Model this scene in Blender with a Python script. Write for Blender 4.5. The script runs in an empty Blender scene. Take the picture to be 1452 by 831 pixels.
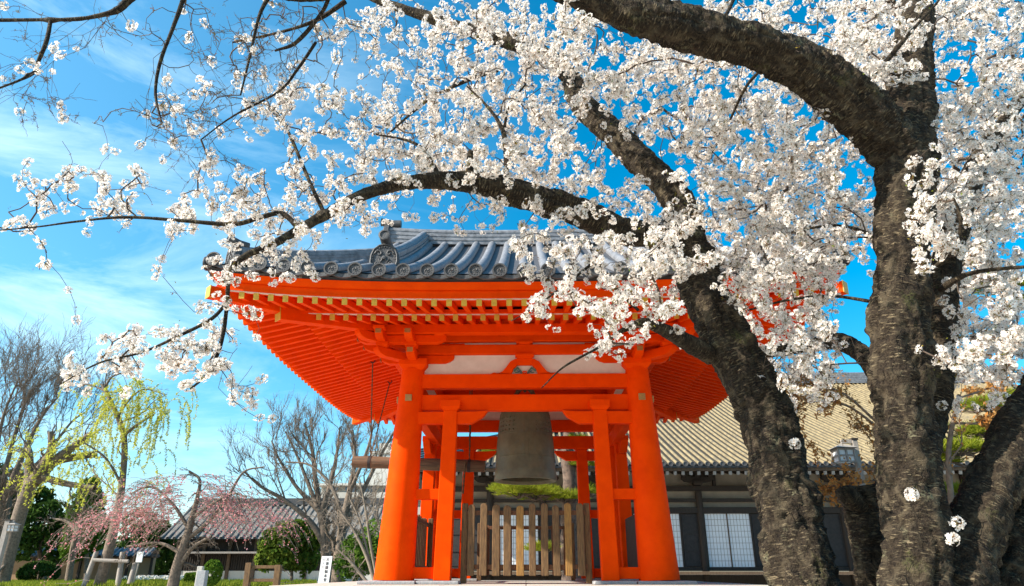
import bpy, bmesh, math, random
import numpy as np
from mathutils import Vector, Matrix
R = math.radians
random.seed(7); RNG = np.random.default_rng(11)
scene = bpy.context.scene
COL = scene.collection

# ------------------------------------------------------------------ camera, sky, sun, exposure
EYE, PITCH, YAW, FP = 0.75, R(22.27), R(1.1), 968.0      # FP: focal length in pixels of the 1452 px wide photograph
cam_d = bpy.data.cameras.new('camera'); cam = bpy.data.objects.new('camera', cam_d); COL.objects.link(cam)
cam_d.sensor_width = 36.0; cam_d.lens = FP/1452*36.0; cam_d.clip_start = 0.05; cam_d.clip_end = 3000
cam.location = (0, 0, EYE); cam.rotation_euler = (R(90)+PITCH, 0, YAW)
scene.camera = cam
SUN_DIR = Vector((-0.80, -0.27, 0.56)).normalized()       # towards the sun
sun_d = bpy.data.lights.new('sun', 'SUN'); sun = bpy.data.objects.new('sun', sun_d); COL.objects.link(sun)
sun_d.energy = 4.6; sun_d.angle = R(0.5); sun_d.color = (1.0, 0.93, 0.82)
sun.rotation_euler = SUN_DIR.to_track_quat('Z', 'Y').to_euler(); sun.location = (-30, -10, 25)
w = bpy.data.worlds.new('World'); scene.world = w; w.use_nodes = True
nt = w.node_tree; nt.nodes.clear()
def N(nt, t, **kw):
    n = nt.nodes.new(t)
    for k, v in kw.items():
        if k.startswith('_'): setattr(n, k[1:], v)
        else: n.inputs[k.replace('__', ' ')].default_value = v
    return n
sky = N(nt, 'ShaderNodeTexSky', _sky_type='NISHITA', _sun_disc=False, _sun_elevation=math.asin(SUN_DIR.z),
        _sun_rotation=math.atan2(SUN_DIR.x, SUN_DIR.y), _altitude=0, _air_density=1.0, _dust_density=0.9, _ozone_density=3.0)
hs = N(nt, 'ShaderNodeHueSaturation', Hue=0.481, Saturation=1.5, Value=0.93)
nt.links.new(sky.outputs[0], hs.inputs['Color'])
tc = N(nt, 'ShaderNodeTexCoord'); mp = N(nt, 'ShaderNodeMapping'); mp.inputs['Scale'].default_value = (1.3, 1.3, 5.0); mp.inputs['Rotation'].default_value = (0.25, 0.35, 0.3)
nt.links.new(tc.outputs['Generated'], mp.inputs['Vector'])
nz = N(nt, 'ShaderNodeTexNoise', Scale=2.2, Detail=8.0, Roughness=0.62, Distortion=0.5); nt.links.new(mp.outputs[0], nz.inputs['Vector'])
cr = N(nt, 'ShaderNodeMapRange'); cr.inputs['From Min'].default_value = 0.46; cr.inputs['From Max'].default_value = 0.76; cr.inputs['To Max'].default_value = 0.62
nt.links.new(nz.outputs[0], cr.inputs['Value'])
sx = N(nt, 'ShaderNodeSeparateXYZ'); nt.links.new(tc.outputs['Generated'], sx.inputs[0])
wl = N(nt, 'ShaderNodeMapRange'); wl.interpolation_type = 'SMOOTHSTEP'; wl.inputs['From Min'].default_value = 0.10; wl.inputs['From Max'].default_value = -0.65   # thin cirrus lies towards the west
nt.links.new(sx.outputs['X'], wl.inputs['Value'])
mu = N(nt, 'ShaderNodeMath', _operation='MULTIPLY'); nt.links.new(cr.outputs[0], mu.inputs[0]); nt.links.new(wl.outputs[0], mu.inputs[1])
veil = N(nt, 'ShaderNodeMath', _operation='MULTIPLY_ADD'); veil.inputs[1].default_value = 0.12   # smooth high veil under the cirrus
nt.links.new(wl.outputs[0], veil.inputs[0]); nt.links.new(mu.outputs[0], veil.inputs[2])
mx = N(nt, 'ShaderNodeMix', _data_type='RGBA'); nt.links.new(veil.outputs[0], mx.inputs['Factor'])
nt.links.new(hs.outputs[0], mx.inputs[6]); mx.inputs[7].default_value = (4.6, 5.9, 6.2, 1)
bg = N(nt, 'ShaderNodeBackground', Strength=0.122); nt.links.new(mx.outputs[2], bg.inputs['Color'])
wo = N(nt, 'ShaderNodeOutputWorld'); nt.links.new(bg.outputs[0], wo.inputs[0])
scene.view_settings.view_transform = 'Standard'; scene.view_settings.look = 'None'
scene.view_settings.exposure = 1.18; scene.view_settings.gamma = 1.0; scene.view_settings.use_curve_mapping = False
scene.cycles.max_bounces = 10; scene.cycles.diffuse_bounces = 5; scene.cycles.transmission_bounces = 4

# ------------------------------------------------------------------ helpers
def ray(px, py):
    x = (px-726)/FP; y = -(py-415.5)/FP
    d = Vector((x, math.cos(PITCH)-y*math.sin(PITCH), math.sin(PITCH)+y*math.cos(PITCH)))
    return Matrix.Rotation(YAW, 3, 'Z') @ d
def at(px, py, Y):
    d = ray(px, py); return Vector((0, 0, EYE)) + d*(Y/d.y)
def mpp(p):                                   # metres per photo pixel at a world point
    p = Vector(p); return (p.y*math.cos(PITCH)+(p.z-EYE)*math.sin(PITCH))/FP

def link(mat_nt, a, b): mat_nt.links.new(a, b)
def mat(name, c1, c2=None, scale=6.0, rough=0.6, bump=0.0, stretch=(1, 1, 1), spec=0.4, metal=0.0, detail=6, lo=0.35, hi=0.65, bscale=None, coord='Object', c3=None, s3=2.0, lo3=0.55, hi3=0.7):
    m = bpy.data.materials.new(name); m.use_nodes = True; t = m.node_tree; b = t.nodes['Principled BSDF']
    b.inputs['Roughness'].default_value = rough; b.inputs['Specular IOR Level'].default_value = spec; b.inputs['Metallic'].default_value = metal
    if c2 is None: c2 = tuple(x*0.8 for x in c1)
    co = N(t, 'ShaderNodeTexCoord'); mp = N(t, 'ShaderNodeMapping'); mp.inputs['Scale'].default_value = stretch
    if coord == 'bark':
        at_ = N(t, 'ShaderNodeAttribute', _attribute_name='bark'); link(t, at_.outputs['Vector'], mp.inputs[0])
    else: link(t, co.outputs[coord], mp.inputs[0])
    n = N(t, 'ShaderNodeTexNoise', Scale=scale, Detail=float(detail), Roughness=0.6); link(t, mp.outputs[0], n.inputs['Vector'])
    r = N(t, 'ShaderNodeMapRange'); r.inputs['From Min'].default_value = lo; r.inputs['From Max'].default_value = hi; link(t, n.outputs[0], r.inputs[0])
    x = N(t, 'ShaderNodeMix', _data_type='RGBA'); x.inputs[6].default_value = (*c1, 1); x.inputs[7].default_value = (*c2, 1); link(t, r.outputs[0], x.inputs['Factor'])
    out = x.outputs[2]
    if c3:
        n3 = N(t, 'ShaderNodeTexNoise', Scale=s3, Detail=5.0, Roughness=0.65)
        link(t, at_.outputs['Vector'] if coord == 'bark' else co.outputs[coord], n3.inputs['Vector'])
        r3 = N(t, 'ShaderNodeMapRange'); r3.inputs['From Min'].default_value = lo3; r3.inputs['From Max'].default_value = hi3; link(t, n3.outputs[0], r3.inputs[0])
        x3 = N(t, 'ShaderNodeMix', _data_type='RGBA'); x3.inputs[7].default_value = (*c3, 1); link(t, r3.outputs[0], x3.inputs['Factor']); link(t, out, x3.inputs[6]); out = x3.outputs[2]
    link(t, out, b.inputs['Base Color'])
    if bump:
        bn = N(t, 'ShaderNodeBump', Strength=bump, Distance=0.02)
        if bscale:
            n2 = N(t, 'ShaderNodeTexNoise', Scale=bscale, Detail=8.0, Roughness=0.65); link(t, mp.outputs[0], n2.inputs['Vector']); link(t, n2.outputs[0], bn.inputs['Height'])
        else: link(t, n.outputs[0], bn.inputs['Height'])
        link(t, bn.outputs[0], b.inputs['Normal'])
    return m
def leafmat(name, c1, c2, trans=0.35, scale=None):
    m = bpy.data.materials.new(name); m.use_nodes = True; t = m.node_tree; t.nodes.clear()
    g = N(t, 'ShaderNodeNewGeometry'); x = N(t, 'ShaderNodeMix', _data_type='RGBA'); x.inputs[6].default_value = (*c1, 1); x.inputs[7].default_value = (*c2, 1)
    link(t, g.outputs['Random Per Island'], x.inputs['Factor'])
    d = N(t, 'ShaderNodeBsdfDiffuse'); tr = N(t, 'ShaderNodeBsdfTranslucent'); ms = N(t, 'ShaderNodeMixShader', Fac=trans)
    link(t, x.outputs[2], d.inputs[0]); link(t, x.outputs[2], tr.inputs[0]); link(t, d.outputs[0], ms.inputs[1]); link(t, tr.outputs[0], ms.inputs[2])
    o = N(t, 'ShaderNodeOutputMaterial'); link(t, ms.outputs[0], o.inputs[0]); return m

M = {}
M['red'] = mat('vermilion_paint', (0.86, 0.064, 0.0004), (0.77, 0.050, 0.0003), scale=3.5, rough=0.6, bump=0.10, bscale=26, spec=0.03, c3=(0.70, 0.046, 0.0003), s3=1.7, lo3=0.52, hi3=0.74)
M['gold'] = mat('ochre_end_paint', (0.62, 0.36, 0.03), (0.50, 0.27, 0.02), scale=20, rough=0.5)
M['brass'] = mat('brass_plate', (0.42, 0.24, 0.07), (0.34, 0.19, 0.06), scale=25, rough=0.45, metal=0.3)
M['plaster'] = mat('white_plaster', (0.74, 0.68, 0.60), (0.66, 0.60, 0.52), scale=5, rough=0.9)
M['tile'] = mat('grey_roof_tile', (0.13, 0.133, 0.145), (0.25, 0.255, 0.27), scale=9, rough=0.5, bump=0.3, bscale=60, spec=0.4, c3=(0.10, 0.10, 0.105), s3=6)
M['pan'] = mat('shaded_pan_tile', (0.06, 0.06, 0.065), (0.10, 0.10, 0.105), scale=12, rough=0.6, bump=0.3, bscale=50)  # darker than the rolls: shade between them put into the tile colour
M['lodge_tile'] = mat('lodge_roof_tile', (0.21, 0.195, 0.175), (0.12, 0.112, 0.10), scale=3, rough=0.8, spec=0.15)
M['tile_dark'] = mat('dark_ridge_tile', (0.048, 0.046, 0.046), (0.092, 0.090, 0.090), scale=14, rough=0.55, bump=0.3, bscale=50)
M['black'] = mat('black_timber', (0.02, 0.018, 0.017), (0.035, 0.03, 0.028), scale=8, rough=0.7)
M['bronze'] = mat('weathered_bronze', (0.185, 0.18, 0.105), (0.115, 0.115, 0.07), scale=4, rough=0.55, bump=0.15, bscale=35, spec=0.4, c3=(0.14, 0.17, 0.13), s3=7, lo3=0.58, hi3=0.75)
M['fence'] = mat('weathered_fence_wood', (0.19, 0.105, 0.040), (0.085, 0.045, 0.020), scale=9, rough=0.8, bump=0.35, stretch=(6, 6, 0.7), bscale=22)
M['fence_new'] = mat('ochre_fence_wood', (0.33, 0.17, 0.04), (0.20, 0.10, 0.03), scale=9, rough=0.8, bump=0.3, stretch=(6, 6, 0.7), bscale=22)
M['fence_red'] = mat('brown_fence_wood', (0.17, 0.07, 0.03), (0.10, 0.045, 0.02), scale=9, rough=0.8, bump=0.3, stretch=(6, 6, 0.7))
M['log'] = mat('striking_log_wood', (0.16, 0.095, 0.05), (0.085, 0.05, 0.03), scale=5, rough=0.75, bump=0.4, stretch=(0.6, 6, 6), bscale=14)
M['rope'] = mat('brown_rope', (0.16, 0.10, 0.05), (0.09, 0.055, 0.03), scale=60, rough=0.9)
M['stone'] = mat('pale_granite', (0.52, 0.48, 0.41), (0.40, 0.37, 0.32), scale=30, rough=0.85, bump=0.2, c3=(0.33, 0.30, 0.26), s3=3)
M['granite'] = mat('grey_granite', (0.36, 0.36, 0.36), (0.26, 0.26, 0.27), scale=35, rough=0.85, bump=0.2)
M['gravel'] = mat('pale_gravel', (0.50, 0.46, 0.385), (0.42, 0.38, 0.315), scale=40, rough=0.95, bump=0.3)
M['hall_tile'] = mat('sunlit_tan_tile', (0.285, 0.222, 0.118), (0.165, 0.128, 0.07), scale=3, rough=0.7, bump=0.2, bscale=14, stretch=(4, 1, 1), c3=(0.15, 0.125, 0.08), s3=1.6)
M['hall_pan'] = mat('shadowed_trough_tile', (0.055, 0.045, 0.03), (0.035, 0.03, 0.022), scale=6, rough=0.8)  # near-black troughs paint in the shadow lines between the roll tiles
M['dark_wood'] = mat('dark_brown_timber', (0.036, 0.025, 0.017), (0.02, 0.014, 0.010), scale=6, rough=0.7, bump=0.2, stretch=(5, 5, 0.8))
M['brown_wood'] = mat('brown_timber', (0.13, 0.085, 0.05), (0.08, 0.05, 0.03), scale=6, rough=0.75, bump=0.2, stretch=(4, 4, 1))
M['hall_wall'] = mat('grey_beige_plaster', (0.30, 0.25, 0.185), (0.24, 0.20, 0.15), scale=4, rough=0.9)
M['paper'] = mat('white_shoji_paper', (0.80, 0.82, 0.84), (0.74, 0.77, 0.80), scale=2, rough=0.9)
M['white'] = mat('white_board', (0.80, 0.80, 0.78), (0.76, 0.76, 0.74), scale=3, rough=0.6)
M['ink'] = mat('black_ink', (0.02, 0.02, 0.02), rough=0.8)
M['ink_faint'] = mat('faded_ink', (0.30, 0.30, 0.32), rough=0.8)
def bark_material():
    m = bpy.data.materials.new('cherry_bark'); m.use_nodes = True; t = m.node_tree; b = t.nodes['Principled BSDF']
    b.inputs['Roughness'].default_value = 0.88; b.inputs['Specular IOR Level'].default_value = 0.2
    a = N(t, 'ShaderNodeAttribute', _attribute_name='bark')
    def noise(scale, st=(1, 1, 1), detail=6.0, rough=0.62, dist=0.0):
        mp = N(t, 'ShaderNodeMapping'); mp.inputs['Scale'].default_value = st; link(t, a.outputs['Vector'], mp.inputs[0])
        n = N(t, 'ShaderNodeTexNoise', Scale=scale, Detail=detail, Roughness=rough, Distortion=dist); link(t, mp.outputs[0], n.inputs['Vector']); return n.outputs[0]
    def rng_(v, lo, hi, a0=0.0, a1=1.0):
        r = N(t, 'ShaderNodeMapRange'); r.inputs['From Min'].default_value = lo; r.inputs['From Max'].default_value = hi; r.inputs['To Min'].default_value = a0; r.inputs['To Max'].default_value = a1; link(t, v, r.inputs[0]); return r.outputs[0]
    def mix(f, c1, c2):
        x = N(t, 'ShaderNodeMix', _data_type='RGBA')
        for k, c in ((6, c1), (7, c2)):
            if isinstance(c, tuple): x.inputs[k].default_value = (*c, 1)
            else: link(t, c, x.inputs[k])
        link(t, f, x.inputs['Factor']); return x.outputs[2]
    def op(o, x, y):
        n = N(t, 'ShaderNodeMath', _operation=o)
        for k, v in ((0, x), (1, y)):
            if isinstance(v, float): n.inputs[k].default_value = v
            else: link(t, v, n.inputs[k])
        return n.outputs[0]
    grain = noise(55, (1, 1, 1.4)); plates = noise(9, (1, 1, 0.8), dist=0.6); lent = noise(15, (1, 1, 5.5), 4.0, dist=0.15); broad = noise(2.6)
    col = mix(rng_(grain, 0.36, 0.66), (0.009, 0.006, 0.004), (0.044, 0.031, 0.019))
    col = mix(rng_(plates, 0.50, 0.66), col, (0.085, 0.065, 0.040))
    lm = op('MULTIPLY', rng_(lent, 0.54, 0.62), rng_(noise(4), 0.36, 0.56)); col = mix(lm, col, (0.205, 0.158, 0.095))
    vo = N(t, 'ShaderNodeTexVoronoi', _feature='DISTANCE_TO_EDGE', Scale=7.0); mp = N(t, 'ShaderNodeMapping'); mp.inputs['Scale'].default_value = (1.3, 1.3, 0.55)
    wv = N(t, 'ShaderNodeTexNoise', Scale=9.0, Detail=4.0); link(t, a.outputs['Vector'], wv.inputs['Vector'])
    ad = N(t, 'ShaderNodeVectorMath', _operation='MULTIPLY_ADD'); ad.inputs[1].default_value = (0.16, 0.16, 0.16); link(t, wv.outputs['Color'], ad.inputs[0]); link(t, a.outputs['Vector'], ad.inputs[2])
    link(t, ad.outputs[0], mp.inputs[0]); link(t, mp.outputs[0], vo.inputs['Vector'])
    crack = op('MULTIPLY', rng_(vo.outputs['Distance'], 0.045, 0.0), rng_(broad, 0.50, 0.64)); col = mix(crack, col, (0.006, 0.0045, 0.0035))
    lich = op('MULTIPLY', rng_(noise(4.2, detail=8.0), 0.60, 0.69), rng_(grain, 0.44, 0.58)); col = mix(lich, col, (0.20, 0.185, 0.11))
    moss = op('MULTIPLY', rng_(noise(3.1, (1, 1, .7)), 0.60, 0.72), rng_(grain, 0.42, 0.6)); col = mix(moss, col, (0.075, 0.085, 0.02))
    link(t, col, b.inputs['Base Color'])
    h = op('ADD', op('MULTIPLY', grain, 0.45), op('MULTIPLY', plates, 0.9)); h = op('ADD', h, op('MULTIPLY', lm, 0.30)); h = op('SUBTRACT', h, op('MULTIPLY', crack, 0.7)); h = op('ADD', h, op('MULTIPLY', noise(22, (1, 1, 2.0)), 0.7))
    bp = N(t, 'ShaderNodeBump', Strength=1.0, Distance=0.035); link(t, h, bp.inputs['Height']); link(t, bp.outputs[0], b.inputs['Normal']); return m
M['bark'] = bark_material()
M['twig'] = mat('cherry_twig', (0.060, 0.040, 0.030), (0.10, 0.07, 0.05), scale=20, rough=0.9)
M['twig_brown'] = mat('garden_branch', (0.21, 0.155, 0.11), (0.09, 0.068, 0.05), scale=9, rough=0.9, bump=0.2)
M['twig_pale'] = mat('pale_bare_branch', (0.26, 0.21, 0.16), (0.17, 0.135, 0.10), scale=3, rough=0.9, bump=0.2)
M['pine_bark'] = mat('pine_bark', (0.17, 0.12, 0.09), (0.07, 0.05, 0.04), scale=9, rough=0.95, bump=0.6)
M['petal'] = leafmat('white_petal', (0.90, 0.85, 0.78), (0.88, 0.805, 0.735), 0.46)
M['bud'] = leafmat('pink_bud', (0.50, 0.27, 0.20), (0.33, 0.17, 0.10), 0.25)
M['stamen'] = leafmat('yellow_pink_stamen', (0.62, 0.36, 0.16), (0.48, 0.22, 0.18), 0.2)
M['calyx'] = leafmat('brown_green_calyx', (0.16, 0.16, 0.03), (0.20, 0.08, 0.04), 0.3)
M['young_leaf'] = leafmat('young_leaf', (0.20, 0.28, 0.03), (0.30, 0.20, 0.04), 0.4)
M['needle'] = leafmat('pine_needle', (0.17, 0.22, 0.015), (0.32, 0.34, 0.04), 0.35)
M['evergreen'] = leafmat('evergreen_leaf', (0.025, 0.055, 0.015), (0.06, 0.11, 0.02), 0.2)
M['green'] = leafmat('fresh_green_leaf', (0.05, 0.12, 0.015), (0.13, 0.20, 0.03), 0.3)
M['camellia'] = leafmat('glossy_green_leaf', (0.05, 0.10, 0.015), (0.17, 0.22, 0.035), 0.3)
M['willow'] = leafmat('yellow_green_willow_leaf', (0.62, 0.60, 0.09), (0.48, 0.50, 0.08), 0.45)
M['pink'] = leafmat('pink_blossom', (0.58, 0.17, 0.18), (0.74, 0.38, 0.38), 0.35)
M['hedge'] = leafmat('hedge_leaf', (0.07, 0.14, 0.015), (0.14, 0.22, 0.03), 0.25)
M['grass'] = leafmat('grass_blade', (0.14, 0.20, 0.02), (0.28, 0.30, 0.04), 0.3)
M['maple'] = leafmat('orange_maple_bud', (0.50, 0.20, 0.05), (0.42, 0.25, 0.09), 0.4)
M['concrete'] = mat('beige_concrete', (0.47, 0.43, 0.37), (0.38, 0.35, 0.30), scale=0.6, rough=0.9)
M['cream'] = mat('cream_render', (0.60, 0.56, 0.49), (0.52, 0.49, 0.43), scale=0.5, rough=0.9)
M['glass'] = mat('window_glass', (0.10, 0.14, 0.20), (0.16, 0.20, 0.26), scale=0.4, rough=0.15, spec=0.6)
M['earth_wall'] = mat('ochre_earth_wall', (0.33, 0.21, 0.11), (0.26, 0.16, 0.09), scale=1.2, rough=0.95)
M['lamp_pane'] = mat('frosted_pane', (0.75, 0.75, 0.74), rough=0.5)
M['grey_wood'] = mat('silvered_wood', (0.34, 0.30, 0.26), (0.23, 0.20, 0.17), scale=8, rough=0.85, bump=0.3, stretch=(5, 5, 0.8))
M['teal'] = mat('teal_carving_paint', (0.05, 0.16, 0.14), (0.10, 0.22, 0.13), scale=14, rough=0.6)
M['navy'] = mat('blue_grey_carving_paint', (0.10, 0.13, 0.19), rough=0.6)

def tag(o, label, cat=None, group=None, kind=None):
    if label: o['label'] = label
    if cat: o['category'] = cat
    if group: o['group'] = group
    if kind: o['kind'] = kind
    return o
def thing(name, label, cat, loc=(0, 0, 0), group=None):
    o = bpy.data.objects.new(name, None); COL.objects.link(o); o.location = loc; o.empty_display_size = 0.2
    return tag(o, label, cat, group)

class MB:
    def __init__(s): s.v = []; s.f = []; s.m = []
    def add(s, vs, fs, mi=0):
        b = len(s.v); s.v += [tuple(v) for v in vs]; s.f += [tuple(i+b for i in f) for f in fs]; s.m += [mi]*len(fs); return s
    def box(s, x0, x1, y0, y1, z0, z1, mi=0):
        return s.add([(x0,y0,z0),(x1,y0,z0),(x1,y1,z0),(x0,y1,z0),(x0,y0,z1),(x1,y0,z1),(x1,y1,z1),(x0,y1,z1)],
                     [(0,3,2,1),(4,5,6,7),(0,1,5,4),(1,2,6,5),(2,3,7,6),(3,0,4,7)], mi)
    def beam(s, a, b, wd, h, mi=0, up=(0, 0, 1), w2=None, h2=None):
        a = Vector(a); b = Vector(b); d = (b-a).normalized(); sd = d.cross(Vector(up)).normalized(); u = sd.cross(d)
        w2 = wd if w2 is None else w2; h2 = h if h2 is None else h2
        vs = []
        for p, ww, hh in ((a, wd, h), (b, w2, h2)):
            vs += [p-sd*ww/2-u*hh/2, p+sd*ww/2-u*hh/2, p+sd*ww/2+u*hh/2, p-sd*ww/2+u*hh/2]
        return s.add(vs, [(3,2,1,0),(4,5,6,7),(0,1,5,4),(1,2,6,5),(2,3,7,6),(3,0,4,7)], mi)
    def prism(s, poly, o, ux, uy, dep, mi=0):
        o = Vector(o); ux = Vector(ux); uy = Vector(uy); dep = Vector(dep); n = len(poly)
        vs = [o+ux*p[0]+uy*p[1] for p in poly]; vs += [v+dep for v in vs]
        fs = [tuple(range(n-1, -1, -1)), tuple(range(n, 2*n))] + [(i, (i+1) % n, n+(i+1) % n, n+i) for i in range(n)]
        return s.add(vs, fs, mi)
    def tube(s, pts, rad, n=8, mi=0, cap=True):
        pts = [Vector(p) for p in pts]
        if not hasattr(rad, '__len__'): rad = [rad]*len(pts)
        t0 = (pts[1]-pts[0]).normalized(); ref = Vector((0, 0, 1)) if abs(t0.z) < 0.9 else Vector((1, 0, 0))
        u = t0.cross(ref).normalized(); vs = []; fs = []
        for i, p in enumerate(pts):
            t = (pts[min(i+1, len(pts)-1)]-pts[max(i-1, 0)]).normalized()
            u = (u-t*u.dot(t)).normalized(); v = t.cross(u)
            for k in range(n):
                a = 2*math.pi*k/n; vs.append(p+(u*math.cos(a)+v*math.sin(a))*rad[i])
        for i in range(len(pts)-1):
            for k in range(n):
                fs.append((i*n+k, i*n+(k+1) % n, (i+1)*n+(k+1) % n, (i+1)*n+k))
        if cap: fs += [tuple(range(n-1, -1, -1)), tuple(range((len(pts)-1)*n, len(pts)*n))]
        return s.add(vs, fs, mi)
    def lathe(s, prof, o=(0, 0, 0), n=32, mi=0, axis=None):
        o = Vector(o); vs = []; fs = []
        A = Vector(axis).normalized() if axis else Vector((0, 0, 1)); ref = Vector((1, 0, 0)) if abs(A.x) < 0.9 else Vector((0, 1, 0))
        U = A.cross(ref).normalized(); V = A.cross(U)
        for r, z in prof:
            for k in range(n):
                a = 2*math.pi*k/n; vs.append(o+(U*math.cos(a)+V*math.sin(a))*r+A*z)
        for i in range(len(prof)-1):
            for k in range(n): fs.append((i*n+k, i*n+(k+1) % n, (i+1)*n+(k+1) % n, (i+1)*n+k))
        return s.add(vs, fs, mi)
    def build(s, name, mats, parent=None, smooth=False, bevel=0, loc=None, sharp=40):
        if not isinstance(mats, (list, tuple)): mats = [mats]
        me = bpy.data.meshes.new(name); me.from_pydata(s.v, [], s.f)
        for m_ in mats: me.materials.append(m_)
        if len(mats) > 1: me.polygons.foreach_set('material_index', s.m)
        bm = bmesh.new(); bm.from_mesh(me); bmesh.ops.recalc_face_normals(bm, faces=bm.faces); bm.to_mesh(me); bm.free()
        if smooth:
            me.polygons.foreach_set('use_smooth', [True]*len(me.polygons)); me.set_sharp_from_angle(angle=R(sharp))
        o = bpy.data.objects.new(name, me); COL.objects.link(o)
        if parent:
            o.parent = parent; p = Vector((0, 0, 0)); q = parent
            while q: p += q.location; q = q.parent
            o.location = -p if loc is None else Vector(loc)-p
        elif loc is not None: o.location = loc
        if bevel:
            b = o.modifiers.new('bevel', 'BEVEL'); b.width = bevel; b.segments = 2; b.limit_method = 'ANGLE'; b.angle_limit = R(50)
        return o
def npmesh(name, V, F, mats, parent=None, mi=None, smooth=False, attr=None):
    """V (n,3), F list of (k,m) index arrays"""
    me = bpy.data.meshes.new(name); F = F if isinstance(F, list) else [F]
    me.vertices.add(len(V)); me.vertices.foreach_set('co', np.asarray(V, dtype=np.float32).ravel())
    nl = sum(f.size for f in F); npoly = sum(len(f) for f in F)
    me.loops.add(nl); me.polygons.add(npoly)
    me.loops.foreach_set('vertex_index', np.concatenate([f.ravel() for f in F]).astype(np.int32))
    st = []; b = 0
    for f in F:
        st.append(b+np.arange(len(f))*f.shape[1]); b += f.size
    me.polygons.foreach_set('loop_start', np.concatenate(st).astype(np.int32))
    for m_ in (mats if isinstance(mats, (list, tuple)) else [mats]): me.materials.append(m_)
    if mi is not None: me.polygons.foreach_set('material_index', np.asarray(mi, dtype=np.int32))
    if smooth: me.polygons.foreach_set('use_smooth', np.ones(npoly, dtype=bool))
    if attr is not None:
        a = me.attributes.new('bark', 'FLOAT_VECTOR', 'POINT'); a.data.foreach_set('vector', np.asarray(attr, dtype=np.float32).ravel())
    me.update(calc_edges=True); me.validate()
    o = bpy.data.objects.new(name, me); COL.objects.link(o)
    if parent:
        o.parent = parent; p = Vector((0, 0, 0)); q = parent
        while q: p += q.location; q = q.parent
        o.location = -p
    return o

def vnoise(P, seed=0):
    """cheap smooth 3-D value noise, -1..1"""
    P = np.asarray(P, dtype=float); I = np.floor(P).astype(np.int64); f = P-I; f = f*f*(3-2*f)
    def h(ix, iy, iz):
        n = (ix*374761393+iy*668265263+iz*2147483647+seed*144269) & 0x7fffffff
        n = (n ^ (n >> 13))*1274126177 & 0x7fffffff
        return ((n ^ (n >> 16)) & 0xffff)/32767.5-1
    r = 0
    for dx in (0, 1):
        for dy in (0, 1):
            for dz in (0, 1):
                wt = (f[:, 0] if dx else 1-f[:, 0])*(f[:, 1] if dy else 1-f[:, 1])*(f[:, 2] if dz else 1-f[:, 2])
                r = r+wt*h(I[:, 0]+dx, I[:, 1]+dy, I[:, 2]+dz)
    return r
def catmull(P, n):
    P = np.asarray(P, dtype=float); Q = np.vstack([2*P[0]-P[1], P, 2*P[-1]-P[-2]]); out = []
    for i in range(len(P)-1):
        a, b, c, d = Q[i:i+4]
        for t in np.linspace(0, 1, n, endpoint=False):
            out.append(0.5*((2*b)+(-a+c)*t+(2*a-5*b+4*c-d)*t*t+(-a+3*b-3*c+d)*t**3))
    out.append(P[-1]); return np.array(out)
def frames(P):
    T = np.gradient(P, axis=0); T /= np.linalg.norm(T, axis=1)[:, None]+1e-9
    U = np.zeros_like(P); u = np.cross(T[0], [0, 0, 1.]) if abs(T[0][2]) < 0.9 else np.cross(T[0], [1., 0, 0])
    for i in range(len(P)):
        u = u-T[i]*u.dot(T[i]); u /= np.linalg.norm(u)+1e-9; U[i] = u
    return T, U, np.cross(T, U)
def bark_limb(name, P, rad, parent, n=28, rough=1.0, knots=(), seed=0):
    """P (k,4): x,y,z,r control points -> displaced bark tube with a 'bark' coordinate (around, around, along)"""
    C = catmull(np.column_stack([P, rad]), 40)
    pts = C[:, :3]; rr = C[:, 3]
    L = np.concatenate([[0], np.cumsum(np.linalg.norm(np.diff(pts, axis=0), axis=1))])
    step = max(0.012, rr.mean()*0.07); k = max(8, int(L[-1]/step)); Ls = np.linspace(0, L[-1], k)
    pts = np.column_stack([np.interp(Ls, L, pts[:, i]) for i in range(3)]); rr = np.interp(Ls, L, rr)
    T, U, W = frames(pts)
    a = np.linspace(0, 2*np.pi, n, endpoint=False); ca, sa = np.cos(a), np.sin(a)
    rm = np.maximum(rr, 0.02)
    co = np.stack([ca[None]*rm[:, None], sa[None]*rm[:, None], np.repeat(Ls[:, None], n, 1)], -1)
    q = co.reshape(-1, 3)
    d = 0.10*vnoise(q*np.array([9, 9, 2.2]), seed)+0.05*vnoise(q*np.array([14, 14, 19]), seed+3)+0.055*vnoise(q*np.array([34, 34, 30]), seed+5)+0.03*vnoise(q*np.array([70, 70, 60]), seed+6)+0.10*vnoise(q*np.array([4, 4, 4.5]), seed+9)
    ridg = np.abs(vnoise(q*np.array([11, 11, 3.0]), seed+13)); d = d-0.10*np.exp(-(ridg/0.10)**2)
    d = d.reshape(k, n)*rough
    for (l, ang, s, hgt) in knots:
        da = (a-ang+np.pi) % (2*np.pi)-np.pi
        d = d+hgt*np.exp(-((Ls[:, None]-l*L[-1])/s)**2-((da[None]*rm[:, None])/s)**2)
    rad2 = rr[:, None]*(0.86+d)
    V = pts[:, None]+rad2[..., None]*(ca[None, :, None]*U[:, None]+sa[None, :, None]*W[:, None])
    i = np.arange(k-1)[:, None]; j = np.arange(n)[None]
    F = np.stack([i*n+j, i*n+(j+1) % n, (i+1)*n+(j+1) % n, (i+1)*n+j], -1).reshape(-1, 4)
    VV = np.vstack([V.reshape(-1, 3), pts[-1:]]); e = np.arange(n)
    Ft = np.stack([(k-1)*n+e, (k-1)*n+(e+1) % n, np.full(n, k*n)], -1)
    at_ = np.vstack([q, [[0, 0, Ls[-1]]]])
    return npmesh(name, VV, [F, Ft], M['bark'], parent, smooth=True, attr=at_)
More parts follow.
